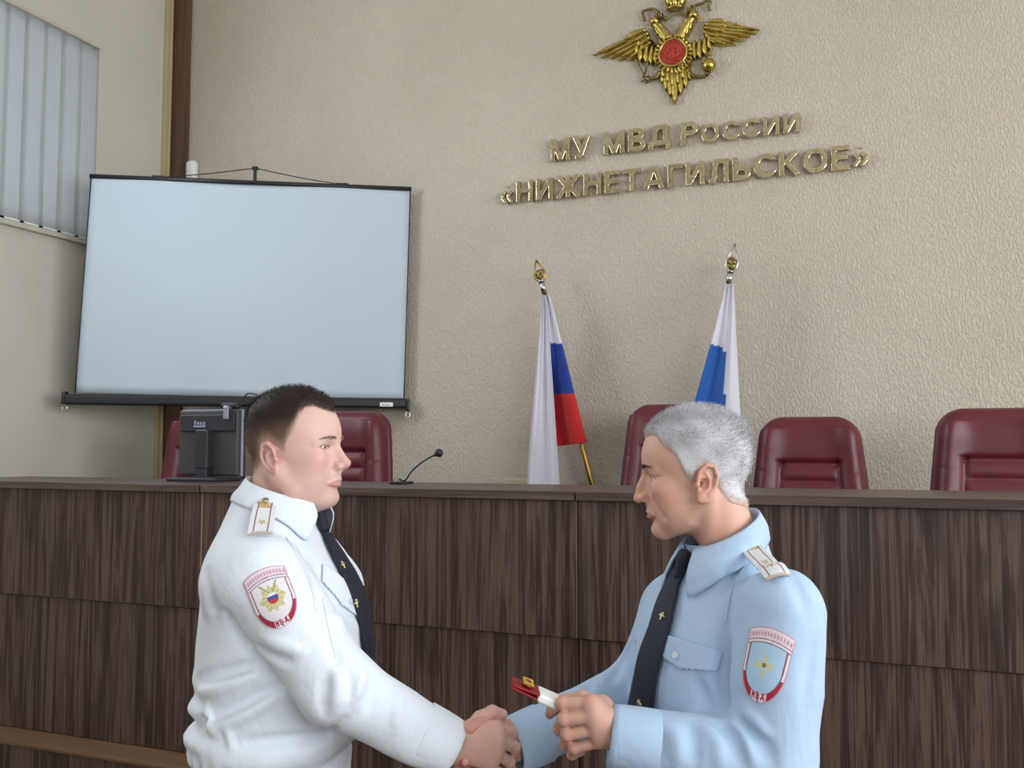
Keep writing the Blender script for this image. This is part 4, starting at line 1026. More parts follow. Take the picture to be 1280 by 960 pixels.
def skin_color(base, k):
    lip, red, shade = srgb(*k['lip'])[:3], srgb(*k['red'])[:3], srgb(*k['beard'])[:3]
    def f(L):
        q = L*1000; y = np.abs(q[:, 1]); c = np.repeat(np.array(srgb(*base)[:3])[None], len(L), 0)
        def mix(w, col):
            nonlocal c
            c = c*(1-w[:, None])+np.array(col)*w[:, None]
        g = lambda cx, cy, cz, r: np.exp(-(((q[:, 0]-cx)**2+(y-cy)**2+(q[:, 2]-cz)**2)/r**2))
        mix(.45*g(68, 46, -18, 26), red); mix(.5*g(116, 0, -20, 15), red); mix(.5*sstep(y, 74, 82)*sstep(q[:, 2], -36, -26)*(1-sstep(q[:, 2], 30, 40))*(1-sstep(q[:, 0], 10, 20)), red)
        mix(k.get('bw', .3)*sstep(q[:, 0], 5, 40)*sstep(-q[:, 2], 38, 62)*sstep(-q[:, 2]*-1, -125, -100), shade)
        lipm = sstep(3.2+6.5*np.sqrt(np.clip(1-(y/25)**2, 0, 1))-np.abs(q[:, 2]+57.5), 2.2, 4.2)*(q[:, 0] > 80)*(y < 25)
        mix(.6*lipm, lip)
        brow = np.exp(-((q[:, 2]-(30+2.0*np.sin(np.clip((y-10)/40, 0, 1)*3.1)))/3.4)**2)*sstep(y, 9, 15)*(1-sstep(y, 44, 52))*(q[:, 0] > 55)
        mix(k['brow']*brow, srgb(*k['browc'])[:3])
        rr = np.sqrt(((y-33)/13.2)**2+((q[:, 2]-(15-k.get('down', 0)))/4.4)**2); lash = np.exp(-((rr-1.0)/.22)**2)*(q[:, 0] > 72)*(y > 16)*np.where(q[:, 2] > 15-k.get('down', 0), .85, .45); mix(lash, srgb(84, 58, 50)[:3])
        mix(.25*g(92, 31, 0, 12), srgb(*k.get('bag', k['red']))[:3])
        mix(.16*np.clip(wav(L, 60, 3), 0, 1), red)
        return c
    return f
def make_head(person, fr, T, K, base, kc, hair_tab, hair_fn, hair_cols, seed, iris=(90, 110, 125)):
    f = head_field(K); V, Q = surf(f, (-.12, -.11, -.20), (.14, .11, .145), .0015); skinf = skin_color(base, kc)
    rgb = skinf(V)
    h = hairline(V, hair_tab); ph = np.degrees(np.arctan2(np.abs(V[:, 1]), V[:, 0]))
    earm = (np.abs(V[:, 1]) > .073) & (np.abs(V[:, 2]) < .04)
    fr_ = np.interp(ph, [0, 34, 60, 180], [0, 0, 1, 1]); st = sstep(h, -2-6*fr_, 5+11*fr_)*.8*(~earm); rgb = rgb*(1-st[:, None])+np.array(srgb(*hair_cols[0])[:3])*st[:, None]
    head = (fr.wor(V)+T, Q, rgb)
    for s in (-1, 1):
        c = np.array((.072, s*.032, .0155)); bm = bmesh.new(); bmesh.ops.create_uvsphere(bm, u_segments=40, v_segments=30, radius=.0132)
        me = bpy.data.meshes.new('eyeball'); bm.to_mesh(me); bm.free(); n = np.zeros(len(me.vertices)*3); me.vertices.foreach_get('co', n); n = n.reshape(-1, 3)
        look = unit((1, 0, -.12-K.get('down', 0)*.06)); ca = n@look/.0132; col = np.where((ca > .985)[:, None], srgb(12, 10, 10)[:3], np.where((ca > .89)[:, None], srgb(*iris)[:3], srgb(222, 212, 206)[:3]))
        paint(me, col); me.vertices.foreach_set('co', (fr.wor(n+c)+T).ravel()); obj('eyeball', me, M['eye'], person, smooth=True)
    # hair: cropped cap following the skull, plus short hairs
    sk = skull_field(K)
    def cap(P):
        hh = hairline(P, hair_tab)/1000; t = hair_fn(P)*(.2+.8*sstep(hh, .0, .02)); return smax(sk(P)-t, -hh*.6, .006)
    Vh, Qh = surf(cap, (-.125, -.10, -.09), (.125, .10, .155), .0024)
    rng = np.random.default_rng(seed); h = hairline(Vh, hair_tab)
    dark = np.array(srgb(*hair_cols[2])[:3]); side = np.array(srgb(*hair_cols[1])[:3]); w = sstep(Vh[:, 2], *hair_cols[3])[:, None]; w2 = np.clip(w+.5*sstep(-Vh[:, 0], .03, .09)[:, None]*sstep(Vh[:, 2], -.01, .05)[:, None], 0, 1)
    col = side*(1-w2)+dark*w2; col = col*(1+.18*wav(Vh, 90, 4)[:, None])
    st_ = (sstep(h, -8, 16)*.8)[:, None]; skinc = np.array(srgb(*base)[:3])*(1-st_)+np.array(srgb(*hair_cols[0])[:3])*st_; phv = np.degrees(np.arctan2(np.abs(Vh[:, 1]), Vh[:, 0]-.005)); fw_ = np.interp(phv, [0, 48, 66, 180], [hair_cols[4][0]]*2+[hair_cols[4][1]]*2); fz = sstep(h/fw_, 0, 1)[:, None]; col = skinc*(1-fz)+col*fz
    N = grad(sk, Vh.astype(F32), .003).astype(float)
    k = np.flatnonzero(hair_fn(Vh.astype(F32)) > .0005); k = rng.choice(k, hair_cols[5]); Lh = (hair_fn(Vh[k].astype(F32))*1000*.9+1.2)*rng.uniform(.5, 1.15, len(k))/1000
    pts, tri = blades(Vh[k]+rng.normal(0, .0012, (len(k), 3)), N[k], Lh, .00028, rng, .75, np.array((.35 if hair_cols[6] else -.25, 0, .25)))
    cb = np.repeat(np.clip(col[k]*rng.uniform(.6, 1.5, (len(k), 1)), 0, 1), 5, 0)
    tq = np.concatenate([tri, tri[:, -1:]], 1)
    me = bpy.data.meshes.new('hair'); VV = np.concatenate([fr.wor(Vh)+T, fr.wor(pts)+T]); faces = [tuple(q) for q in Qh.tolist()]+[tuple(t) for t in (tri+len(Vh)).tolist()]
    me.from_pydata(VV.tolist(), [], faces); paint(me, np.concatenate([np.clip(col, 0, 1), cb])); obj('hair', me, M['hair'], person, smooth=True)
    # eyebrow hairs
    for s in (-1, 1):
        n = kc.get('nbrow', 300); yy = .010+.042*rng.beta(1.6, 1.9, n); zz = .0305+.002*np.sin(np.clip((yy*1000-10)/40, 0, 1)*3.1)+rng.normal(0, .0019, n)*np.clip(1.3-(yy-.01)/.05, .3, 1)
        P = np.stack([np.full(n, .12), s*yy, zz], 1); Pr = trace(f, P, np.repeat([[-1., 0, 0]], n, 0), .0002, tmax=.09); ok = ~np.isnan(Pr).any(1); Pr = Pr[ok].astype(float); Nn = grad(f, Pr.astype(F32), .002).astype(float)
        pts, tri = blades(Pr, Nn, np.full(len(Pr), .006), .00022, rng, .45, np.array((-.3, s*.9, .12)))
        me = bpy.data.meshes.new('eyebrow'); me.from_pydata((fr.wor(pts)+T).tolist(), [], tri.tolist()); paint(me, np.repeat(np.array(srgb(*kc['browc'])[:3])[None], len(pts), 0)*.8); obj('eyebrow', me, M['hair'], person)
    return head
def body_mesh(person, pieces):
    """one skin mesh out of the head, the hidden trunk and limbs, and the hands (world coordinates)"""
    Vs, Qs, Cs, n = [], [], [], 0
    for V, Q, C in pieces:
        Vs.append(V); Qs.append(Q+n); Cs.append(np.asarray(C) if np.ndim(C) == 2 else np.repeat(np.array(C)[None], len(V), 0)); n += len(V)
    me = fast_mesh('body', np.concatenate(Vs), np.concatenate(Qs)); paint(me, np.concatenate(Cs)); return obj('body', me, M['skin'], person, smooth=True)
def trousers(person, fr, hip_z, w, m, depth=.11, sh=0.0):
    def f(P):
        q = np.stack([P[:, 0], np.abs(P[:, 1]), P[:, 2]], 1).astype(F32)
        d = s_ell(P, (-.01+sh, 0, hip_z-.06), (depth+.03, w, .17))
        d = smin(d, s_path(q, [(sh, .095, hip_z-.10), (.015+sh*.5, .105, .50), (-.01, .11, .06)], [.098, .072, .062]), .04)
        d = np.maximum(d, np.maximum(P[:, 2]-hip_z-.07, .035-P[:, 2]))
        return d-.002*wav(P, 16, 2)
    sdf_obj('trousers', f, (-.25, -.3, .0), (.25, .3, hip_z+.12), .011, m, person, fr.R, fr.T)
    for s in (-1, 1):
        def g(P):
            d = s_ell(P, (.05, s*.115, .035), (.145, .05, .045)); d = smin(d, s_ell(P, (-.03, s*.115, .06), (.065, .045, .06)), .02); return np.maximum(d, .001-P[:, 2])
        sdf_obj('shoe', g, (-.15, s*.115-.07, -.01), (.22, s*.115+.07, .13), .006, M['shoe'], person, fr.R, fr.T)
def core(fr, top, hip, wid):
    def f(P):
        q = np.stack([P[:, 0], np.abs(P[:, 1]), P[:, 2]], 1).astype(F32)
        d = s_path(P, [(-.03, 0, top), (-.01, 0, top-.2), (-.005, 0, hip)], [.055, .10, .11]); d = smin(d, s_path(q, [(0, .09, hip-.05), (.01, .105, .5), (-.01, .11, .07)], [.07, .05, .04]), .05); return d
    V, Q = surf(f, (-.2, -.3, .02), (.2, .3, top+.1), .016); return fr.wor(V), Q
# ================================================================== the man in the white shirt
FA = Frame(83, (-1.086, 1.537, 0))
def unit(v): v = np.asarray(v, float); return v/np.linalg.norm(v)
class Tilted(Frame):
    def __init__(s, az, pitch, roll=0):
        Frame.__init__(s, az, (0, 0, 0)); a = math.radians(pitch); F_, L_v, U_ = s.R[:, 0].copy(), s.R[:, 1].copy(), s.R[:, 2].copy()
        F2 = F_*math.cos(a)-U_*math.sin(a); U2 = U_*math.cos(a)+F_*math.sin(a); b = math.radians(roll)
        s.R = np.stack([F2, L_v*math.cos(b)+U2*math.sin(b), U2*math.cos(b)-L_v*math.sin(b)], 1)
HA = Tilted(79, -4.5); HA_T = PZ(343, 573, 1.757)-HA.R@np.array((0, -.077, 0))
KA = dict(face=.95, fat=17, back=9, chin=1, nose=-3, hump=-1, neck1=(-38, 0, -190), neckr=62, open=2.6, fold=.6, mouth=.1, ear=.93)
pA = empty('person', (FA.T[0], FA.T[1], 0), 'person in a white uniform shirt and dark tie, shaking hands, facing the man in blue', 'person')
arm_S, arm_E, arm_W = FA.px(330, 724, 1.655), FA.px(420, 858, 1.60), FA.px(561, 934, 1.635)
far_S, far_E, far_W = (-.03, .165, 1.37), (-.075, .19, 1.12), (-.06, .185, .90)
torA = stack([(.955, -.012, .160, .122), (1.05, -.01, .172, .132), (1.12, -.002, .182, .144), (1.22, .004, .184, .144), (1.32, .004, .184, .136), (1.40, -.005, .176, .116), (1.455, -.020, .130, .088), (1.50, -.028, .085, .074), (1.545, -.030, .070, .066)])
def bodyA(P):
    d = torA(P)
    for s in (-1, 1): d = smin(d, s_cone(P, (-.028, s*.05, 1.465), (-.012, s*.15, 1.40-.02*(s > 0)), .050, .052), .05)
    b = smin(s_path(P, [far_S, far_E], [.064, .056]), s_path(P, [far_E, far_W], [.056, .046]), .02)
    return smin(d, b, .04)
def armA(P):
    a = s_path(P, [arm_S, tuple(np.array(arm_S)*.5+np.array(arm_E)*.5), arm_E], [.074, .072, .060])
    fa = s_path(P, [arm_E, tuple(np.array(arm_E)*.45+np.array(arm_W)*.55), arm_W], [.060, .055, .046])
    return smin(a, fa, .035)
def baseA(P): return smin(bodyA(P), armA(P), .026)
def creases(fr, f, lines):
    """pixel polylines traced onto the cloth -> ridges (+) and grooves (-) of the given height and width"""
    out = []
    for pts, amp, wd in lines:
        O, D = fr.rays([tuple(p) for p in spline(pts, 9)]); p = trace(f, O, D); p = p[~np.isnan(p).any(1)]
        if len(p) > 2: out.append((p, amp*2.0, wd))
    def g(P):
        d = np.zeros(len(P), F32)
        for p, amp, wd in out:
            lo, hi = p.min(0)-3*wd, p.max(0)+3*wd; k = np.flatnonzero(((P > lo) & (P < hi)).all(1))
            if not len(k): continue
            q = P[k]; best = np.full(len(k), 9, F32); tt = np.zeros(len(k), F32); n = len(p)-1
            for i in range(n):
                ab = p[i+1]-p[i]; t = np.clip(((q-p[i])@ab)/max(float(ab@ab), 1e-9), 0, 1); e = ln(q-p[i]-t[:, None]*ab); m = e < best; best[m] = e[m]; tt[m] = (i+t[m])/n
            d[k] += amp*np.exp(-(best/wd)**2)*np.sin(np.pi*np.clip(tt, .04, .96))**.6
        return d
    return g
crA = creases(FA, baseA, [([(331, 828), (285, 842), (247, 852)], -.010, .010), ([(326, 838), (285, 856), (250, 866)], .007, .012), ([(350, 856), (298, 884), (246, 905)], -.009, .009), ([(345, 868), (298, 896), (255, 914)], .006, .012),
    ([(285, 768), (303, 798), (326, 830), (350, 856)], -.012, .011), ([(329, 797), (352, 806), (378, 814)], .006, .009), ([(318, 806), (345, 822), (366, 828)], -.005, .008),
    ([(407, 848), (403, 868), (404, 891)], -.007, .009), ([(420, 838), (424, 858), (420, 884)], .006, .010), ([(434, 836), (437, 850), (436, 866)], -.007, .008), ([(456, 843), (450, 858), (444, 874)], .005, .009), ([(470, 850), (466, 868), (462, 890)], -.005, .008), ([(500, 870), (498, 890), (494, 912)], .004, .010),
    ([(252, 700), (262, 740), (270, 770)], -.004, .014), ([(376, 690), (392, 726), (402, 760)], -.004, .006), ([(300, 930), (350, 925), (410, 918)], -.006, .010), ([(380, 930), (410, 915), (440, 895)], -.005, .010), ([(408, 790), (418, 815), (424, 834)], -.006, .010), ([(404, 770), (430, 775), (448, 786)], .004, .010),
    ([(258, 885), (262, 905), (272, 918)], .006, .008), ([(283, 905), (287, 922), (290, 935)], .005, .006)])
def shirtA(P):
    d = baseA(P); z = P[:, 2]; th = np.arctan2(P[:, 1], P[:, 0])
    d = d-.0045*np.sin(th*36+2*wav(P, 12, 8))*np.exp(-((z+.32*P[:, 0]-1.012)/.04)**2)*(np.abs(P[:, 1]) < .2)
    d = d-.007*np.exp(-((z-1.085)/.03)**2)+.006*np.exp(-((z-1.050)/.012)**2)-.0065*np.cos(2*np.pi*(z-1.155)/.054+3.0*P[:, 1])*np.exp(-((z-1.13)/.06)**2)*sstep(-P[:, 0], .0, .12)
    return (d-crA(P)-.0020*wav(P*V3(1, 1, .6), 17, 9)-.0014*wav(P, 40, 4)).astype(F32)
loA, hiA = (-.30, -.45, .95), (.62, .34, 1.58)
def shirt_mesh(name, f, lo, hi, h, m, parent, fr, cuts):
    """shell of the field, opened at the cuffs and the neck by planes (point, outward normal, radius)"""
    V, Q = surf(f, lo, hi, h)
    for p, n, r in cuts:
        n = unit(n); q = V-np.array(p); s = q@n; drop = (s > 0) & (np.linalg.norm(q, axis=1) < r)
        Q = Q[~drop[Q].all(1)]; e = np.unique(Q); e = e[drop[e]]; e = e[s[e] < 3*h]; V[e] -= n*s[e][:, None]; drop[e] = False; Q = Q[~drop[Q].any(1)]
    Q = Q; u = np.unique(Q); ids = -np.ones(len(V), int); ids[u] = np.arange(len(u))
    return obj(name, fast_mesh(name, fr.wor(V[u]), ids[Q]), m, parent, smooth=True)
cutsA = [(arm_W, unit(np.array(arm_W)-np.array(arm_E)), .09), (far_W, unit(np.array(far_W)-np.array(far_E)), .09), ((-.03, 0, 1.525), (.25, 0, 1), .12), ((0, 0, 1.008), unit((-.32, 0, -1)), .24)]
shA = shirt_mesh('shirt', shirtA, loA, hiA, .0038, M['white_shirt'], pA, FA, cutsA)

# ---- dressing
colA, topA, lowA = collar(FA, (-.002, 0), .071, .067, 1.574, 1.530, shirtA, M['white_shirt'], shA, point=.060, back=.046)
cuff(shirtA, FA, arm_E, arm_W, M['white_shirt'], shA, .0495)
cuff(shirtA, FA, far_E, far_W, M['white_shirt'], shA, .046)
def tie(fr, f, uv, widths, m, person, knot_uv, kn_r, slope):
    o = strip_on(fr, f, uv, widths, .003, 'tie', m, person, off=.005, nacross=11, bulge=.004, nlong=70)
    Oo, Dd = fr.rays([knot_uv]); c = trace(f, Oo, Dd, .010)[0].astype(float)
    a_, b_ = c+np.array(slope)*.017, c-np.array(slope)*.017
    sdf_obj('tie_knot', lambda P: s_cone(P, tuple(a_), tuple(b_), kn_r, kn_r*.74), c-.05, c+.05, .0025, m, o, fr.R, fr.T); return o
tieA = tie(FA, bodyA, [(402, 655), (412, 674), (426, 700), (441, 728), (452, 758), (459, 792), (463, 834), (466, 880)], [.032, .042, .054, .064, .072, .076, .08, .08], M['navy'], pA, (401, 649), .0135, (-.35, 0, .94))
def tie_pin(fr, f, uv, size, parent, name='tie_emblem'):
    O, D = fr.rays([uv]); p = trace(f, O, D, .012)[0]; n = grad(f, p[None], .01)[0]; u_ = np.array((0, 0, 1.)); s = np.cross(u_, n); s /= np.linalg.norm(s); u_ = np.cross(n, s); bm = bmesh.new()
    Rm = Matrix((s, u_, n)).transposed()
    for (a, b, rx, ry, t) in ((0, 0, .16, .38, 0), (-.33, .12, .36, .12, .5), (.33, .12, .36, .12, -.5), (-.12, .4, .1, .13, 0), (.12, .4, .1, .13, 0), (0, -.38, .18, .16, 0)):
        ca, sa = math.cos(t), math.sin(t); ball(bm, p+(s*a+u_*b)*size, (rx*size, ry*size, .0022), 10, 8, Rm@Matrix(((ca, -sa, 0), (sa, ca, 0), (0, 0, 1))))
    for v in bm.verts: v.co = Vector(fr.wor(v.co))
    return obj(name, bm, M['pin_gold'], parent)
tie_pin(FA, bodyA, (429, 706), .015, tieA); tie_pin(FA, bodyA, (446, 754), .016, tieA)

# breast pockets with buttoned flaps, front placket, seams
def flap_fn(x, y):
    c = np.zeros(x.shape+(3,)); bad = (y < -.45-.5*(1-np.abs(x))) ; c[bad] = np.nan; return c
def seam(fr, f, uv, w, name, m, parent, off=.0004): return strip_on(fr, f, uv, [w, w], .0007, name, m, parent, off=off, nacross=4, nlong=50)
surf_patch(FA, shirtA, (440, 712), (.09, .045), (436, 698), lambda x, y: flap_fn(x, y), .003, 'pocket_flap', M['white_shirt'], shA, .0022, .003)
surf_patch(FA, shirtA, (428, 742), (.125, .058), (428, 722), flap_fn, .003, 'pocket_flap', M['white_shirt'], shA, .0022, .003)
seam(FA, shirtA, [(404, 748), (410, 780), (420, 822)], .003, 'pocket_edge', M['white_shirt'], shA)
seam(FA, shirtA, [(358, 672), (372, 695), (388, 730), (396, 765)], .004, 'sleeve_seam', M['white_shirt'], shA)
def button(fr, f, uv, r, parent):
    O, D = fr.rays([uv]); p = trace(f, O, D, .006)[0].astype(float); n = grad(f, p[None].astype(F32), .006)[0].astype(float); bm = bmesh.new(); tube(bm, [fr.wor(p), fr.wor(p+n*.0025)], r, 14); return obj('button', bm, M['button'], parent)
button(FA, shirtA, (438, 752), .0055, shA)
def board(fr, f, inner_uv, outer_uv, w, stars, m, parent, label):
    """stiff shoulder board from the collar to the sleeve head: white cloth, two thin dark red stripes, gilded emblem and stars"""
    O, D = fr.rays([inner_uv, outer_uv]); P = trace(f, O, D, .003).astype(float); a, b = P; L = np.linalg.norm(b-a); ax = (b-a)/L; n = grad(f, ((a+b)/2)[None].astype(F32), .02)[0].astype(float); n = unit(n-ax*(n@ax)); s = np.cross(n, ax)
    nx, ny = 44, 90; X, Y = np.meshgrid(np.linspace(-1, 1, nx), np.linspace(0, 1, ny)); B = a+Y[..., None]*(b-a)+X[..., None]*s*w/2
    d = f(B.reshape(-1, 3).astype(F32)); g = grad(f, B.reshape(-1, 3).astype(F32), .006); G = (B.reshape(-1, 3)+g*np.clip(.004-d, -.004, .03)[:, None]).reshape(B.shape)
    lift = n*.003*(1-.25*X[..., None]**2); G = G+lift
    cut = (Y < .08) & (np.abs(X) > .45+Y*6); 
    col = np.zeros(X.shape+(3,)); col[:] = srgb(226, 228, 232)[:3]
    col[(np.abs(np.abs(X)-.56) < .05)] = srgb(128, 72, 68)[:3]
    col[(Y > .975)] = srgb(196, 180, 168)[:3]
    em_ = ((np.abs(X) < .5) & (np.abs(Y-.13) < .075) & (np.sin(X*14)*np.sin(Y*95) > -.35)); col[em_] = srgb(186, 150, 74)[:3]
    for sy in stars:
        r = np.sqrt((X*w/2)**2+((Y-sy)*L)**2); th = np.arctan2(X*w/2, (Y-sy)*L); col[r < .0085*(.62+.38*np.cos(5*th))] = srgb(190, 168, 104)[:3]
    G[cut] = np.nan
    o = grid_mesh('shoulder_board', G, .004, m, parent, col, fr); outward(o, fr.wor((a+b)/2-n*.1)); o['label'] = label
    bm = bmesh.new(); q = a+ax*L*.06+n*.009; tube(bm, [fr.wor(q), fr.wor(q+n*.004)], .006, 12); obj('button', bm, M['pin_gold'], o); return o
board(FA, shirtA, (332, 629), (324, 670), .044, (.62,), M['patch'], shA, 'white shoulder board with two dark red stripes')
# sleeve badge
def shield(kind):
    W_, RD, DK, GD, BL = (srgb(*c)[:3] for c in ((232, 226, 232), (172, 48, 68), (132, 90, 108), (196, 190, 120), (70, 86, 170)))
    FIELD = W_ if kind == 'white' else srgb(176, 208, 232)[:3]
    glyphs = ['101011000110', '111010100110', '111011000110', '101010101111', '101011001001']
    def fn(x, y):
        c = np.zeros(x.shape+(3,)); c[:] = W_
        top = 1-.16*x*x; hw = np.where(y > -.1, .97, .97*np.sqrt(np.clip(1-((-.1-y)/.9)**2, 0, 1)))
        out = (y > top) | (np.abs(x) > hw); e = .055
        edge = (y > top-e*.7) | (np.abs(x) > hw-e) ; c[edge] = srgb(206, 150, 166)[:3]
        # title band at the top with faint lettering
        band = (y < top-.08) & (y > top-.30) & (np.abs(x) < hw-.06); c[band] = srgb(226, 206, 216)[:3]
        dots = band & (np.sin(x*46) > .1) & (np.abs(y-(top-.19)) < .055); c[dots] = srgb(196, 140, 158)[:3]
        ln1 = np.abs(y-(top-.33)) < .014; c[ln1 & ~edge] = DK; ln2 = np.abs(y-(top-.42)) < .014; c[ln2 & ~edge] = DK
        hi = np.where(y > -.1, .80, .80*np.sqrt(np.clip(1-((-.1-y)/.68)**2, 0, 1))); inner = (y < top-.435) & (np.abs(x) < hi); c[inner] = FIELD
        rimm = (np.abs(np.abs(x)-hi) < .028) & (y < top-.42) & ~edge; c[rimm] = DK
        red = (y < -.30) & ~inner & ~edge & ~rimm; c[red] = RD
        # white letter block in the red tip
        lb = red & (np.abs(x) < .34) & (y < -.72); c[lb] = srgb(238, 226, 230)[:3]
        gx = ((x+.30)/.60*12).astype(int); gy = ((-.735-y)/.19*5).astype(int); okk = (gx >= 0) & (gx < 12) & (gy >= 0) & (gy < 5) & (x > -.30) & (y < -.735)
        for i in range(5):
            for j in range(12):
                if glyphs[i][j] == '1': c[okk & (gx == j) & (gy == i) & ~out] = RD
        r = np.sqrt(x**2+((y+.02)*1.35)**2); th = np.arctan2(y+.02, x)
        if kind == 'white':
            c[inner & (r < .52+.07*np.cos(8*th)) & (np.sin(r*60)+np.sin(th*16) > -.9)] = GD
            c[inner & (np.abs(np.abs(x)-(y+.02)*.0-.0-np.abs(y-.1)*1.0) < .05) & (np.abs(x) < .6) & (y > .1) & (y < .5)] = srgb(170, 166, 110)[:3]
            k = r < .25; c[k & (y > .06)] = W_; c[k & (y <= .06) & (y > -.06)] = BL; c[k & (y <= -.06)] = srgb(196, 60, 60)[:3]
        else:
            c[inner & (r < .30+.14*np.cos(4*th)) & (np.sin(r*80)+np.sin(th*10) > -.6)] = srgb(206, 204, 150)[:3]; c[r < .09] = srgb(130, 120, 84)[:3]
        c[out] = np.nan; return c
    return fn
bA = surf_patch(FA, shirtA, (341, 747), (.074, .106), (327, 712), shield('white'), .0012, 'sleeve_badge', M['patch'], shA, .0006, .0015)
bA['label'] = 'shield-shaped embroidered badge with red tip'
# ---- head, hands, trunk
hairA = [(0, 78), (16, 82), (32, 92), (46, 90), (56, 74), (64, 48), (72, 28), (80, 6), (90, 14), (100, 26), (112, 24), (126, 0), (140, -24), (180, -44)]
def hair_fnA(P): return (.0008+.0075*sstep(P[:, 2], .055, .115)+.002*sstep(-P[:, 0], .02, .08)*sstep(P[:, 2], .0, .07)).astype(F32)
headA = make_head(pA, HA, HA_T, KA, (222, 184, 170), dict(lip=(190, 124, 120), red=(214, 150, 142), beard=(196, 156, 142), bw=.25, brow=.22, browc=(150, 120, 104), nbrow=240),
                  hairA, hair_fnA, ((170, 138, 120), (116, 92, 78), (46, 31, 25), (.025, .085), (7, 34), 16000, False), 5, (70, 84, 92))
def WZ(*q): return tuple(PZ(*q))
wA = WZ(566, 932, 1.640)
fingA = [[WZ(619, 911, 1.622), WZ(639, 916, 1.652), WZ(647, 924, 1.678), WZ(641, 932, 1.695)], [WZ(623, 926, 1.614), WZ(643, 934, 1.648), WZ(647, 944, 1.674), WZ(638, 950, 1.692)],
         [WZ(620, 942, 1.618), WZ(637, 952, 1.650), WZ(639, 962, 1.674), WZ(631, 967, 1.690)], [WZ(613, 956, 1.628), WZ(625, 967, 1.652), WZ(627, 976, 1.672), WZ(620, 980, 1.686)]]
thA = [WZ(586, 916, 1.632), WZ(600, 898, 1.640), WZ(615, 890, 1.650), WZ(628, 893, 1.662)]
def hmesh(f, pts, h=.0016, pad=.03):
    p = np.array(pts); return surf(f, p.min(0)-pad, p.max(0)+pad, h)
def hand_piece(w, back, fing, th, fr=1.0):
    pts = [w, back]+[q for c in fing for q in c]+list(th); hf = hand(w, fing, th, fr)
    f = lambda P: smin(hf(P), s_cone(P, back, w, .030*fr, .0255*fr), .016)
    V, Q = hmesh(f, pts); return f, V, Q
def hand_color(V, base, red, kn):
    c = np.repeat(np.array(srgb(*base)[:3])[None], len(V), 0); w = np.zeros(len(V))
    for q in kn: w = np.maximum(w, np.exp(-(np.linalg.norm(V-np.array(q), axis=1)/.011)**2))
    return c*(1-.4*w[:, None])+np.array(srgb(*red)[:3])*.4*w[:, None]
bkA = tuple(PZ(525, 912, 1.63))
_, Vh, Qh = hand_piece(wA, bkA, fingA, thA, 1.02)
knA = [q for c in fingA for q in c[:2]]+[thA[2]]
fwA = FA.wor(far_W); fd = FA.R@np.array((.08, 0, -.985))
def hang(w, d, side, fwd):
    """relaxed hanging hand below wrist w: finger direction d, side towards the little finger, fwd towards the palm"""
    w = np.array(w); d = unit(d); side = unit(side); fwd = unit(fwd); F_ = []
    for i, L in enumerate((.040, .044, .041, .033)):
        m = w+d*(.088-.004*abs(i-1))+side*(-.030+.0195*i); p = m+d*L+fwd*.010; q = p+d*L*.55+fwd*.016; t = q+d*L*.35+fwd*.018; F_.append([tuple(m), tuple(p), tuple(q), tuple(t)])
    T_ = [tuple(w+d*.022-side*.022+fwd*.008), tuple(w+d*.052-side*.042+fwd*.016), tuple(w+d*.082-side*.044+fwd*.022), tuple(w+d*.104-side*.040+fwd*.028)]; return F_, T_
fF, fT = hang(fwA, fd, FA.R@np.array((-1., 0, 0)), FA.R@np.array((0, -1., 0)))
_, Vf, Qf = hand_piece(tuple(fwA), tuple(fwA-fd*.09), fF, fT)
cV, cQ = core(FA, 1.40, .95, .2)
SK_A = (218, 176, 160)
body_mesh(pA, [headA, (Vh, Qh, hand_color(Vh, SK_A, (214, 150, 130), knA)), (Vf, Qf, srgb(*SK_A)[:3]), (cV, cQ, srgb(*SK_A)[:3])])
trousers(pA, FA, 1.0, .168, M['navy_trousers'], depth=.118, sh=-.012)
# ================================================================== the grey-haired man in the blue shirt
FB = Frame(-128, (-.287, 1.704, 0))
HB = Tilted(-100, 3); HB_T = PZ(877, 604, 1.60)-HB.R@np.array((-.003, .074, 0))
KB = dict(face=.945, fat=3, back=8, chin=1, nose=-4, hump=1.5, drop=6, neck0=(-14, 0, -30), neck1=(-62, 0, -165), neckr=58, neckr1=50, open=3.0, down=1.6, fold=1.2, lines=1, mouth=.9, ear=1.0)
pB = empty('person', (FB.T[0], FB.T[1], 0), 'grey-haired person in a pale blue uniform shirt, looking down and shaking hands', 'person')
armB_S, armB_E, armB_W = FB.px(976, 765, 1.49), FB.px(966, 955, 1.44), FB.px(768, 921, 1.465)
farB_S, farB_E, farB_W = FB.px(842, 762, 1.80), FB.px(800, 862, 1.86), FB.px(640, 933, 1.695)
torB = stack([(.80, 0, .170, .125), (.95, -.002, .168, .125), (1.05, 0, .172, .132), (1.15, .002, .180, .138), (1.25, .004, .176, .134), (1.33, -.002, .160, .118), (1.385, -.014, .125, .096), (1.43, -.020, .086, .078), (1.48, -.022, .070, .068)])
def bodyB(P):
    d = torB(P)
    for s in (-1, 1): d = smin(d, s_cone(P, (-.022, s*.05, 1.398), (-.012, s*.140, 1.335-.02*(s < 0)), .046, .052), .05)
    return d
def nearB(P):
    a = s_path(P, [armB_S, tuple(np.array(armB_S)*.5+np.array(armB_E)*.5), armB_E], [.070, .071, .061])
    fa = s_path(P, [armB_E, tuple(np.array(armB_E)*.5+np.array(armB_W)*.5), armB_W], [.062, .056, .043]); return smin(a, fa, .03)
def farB(P):
    a = s_path(P, [farB_S, farB_E], [.060, .057]); fa = s_path(P, [farB_E, tuple(np.array(farB_E)*.5+np.array(farB_W)*.5), farB_W], [.060, .054, .046]); return smin(a, fa, .03)
def baseB(P): return smin(smin(bodyB(P), farB(P), .035), nearB(P), .024)
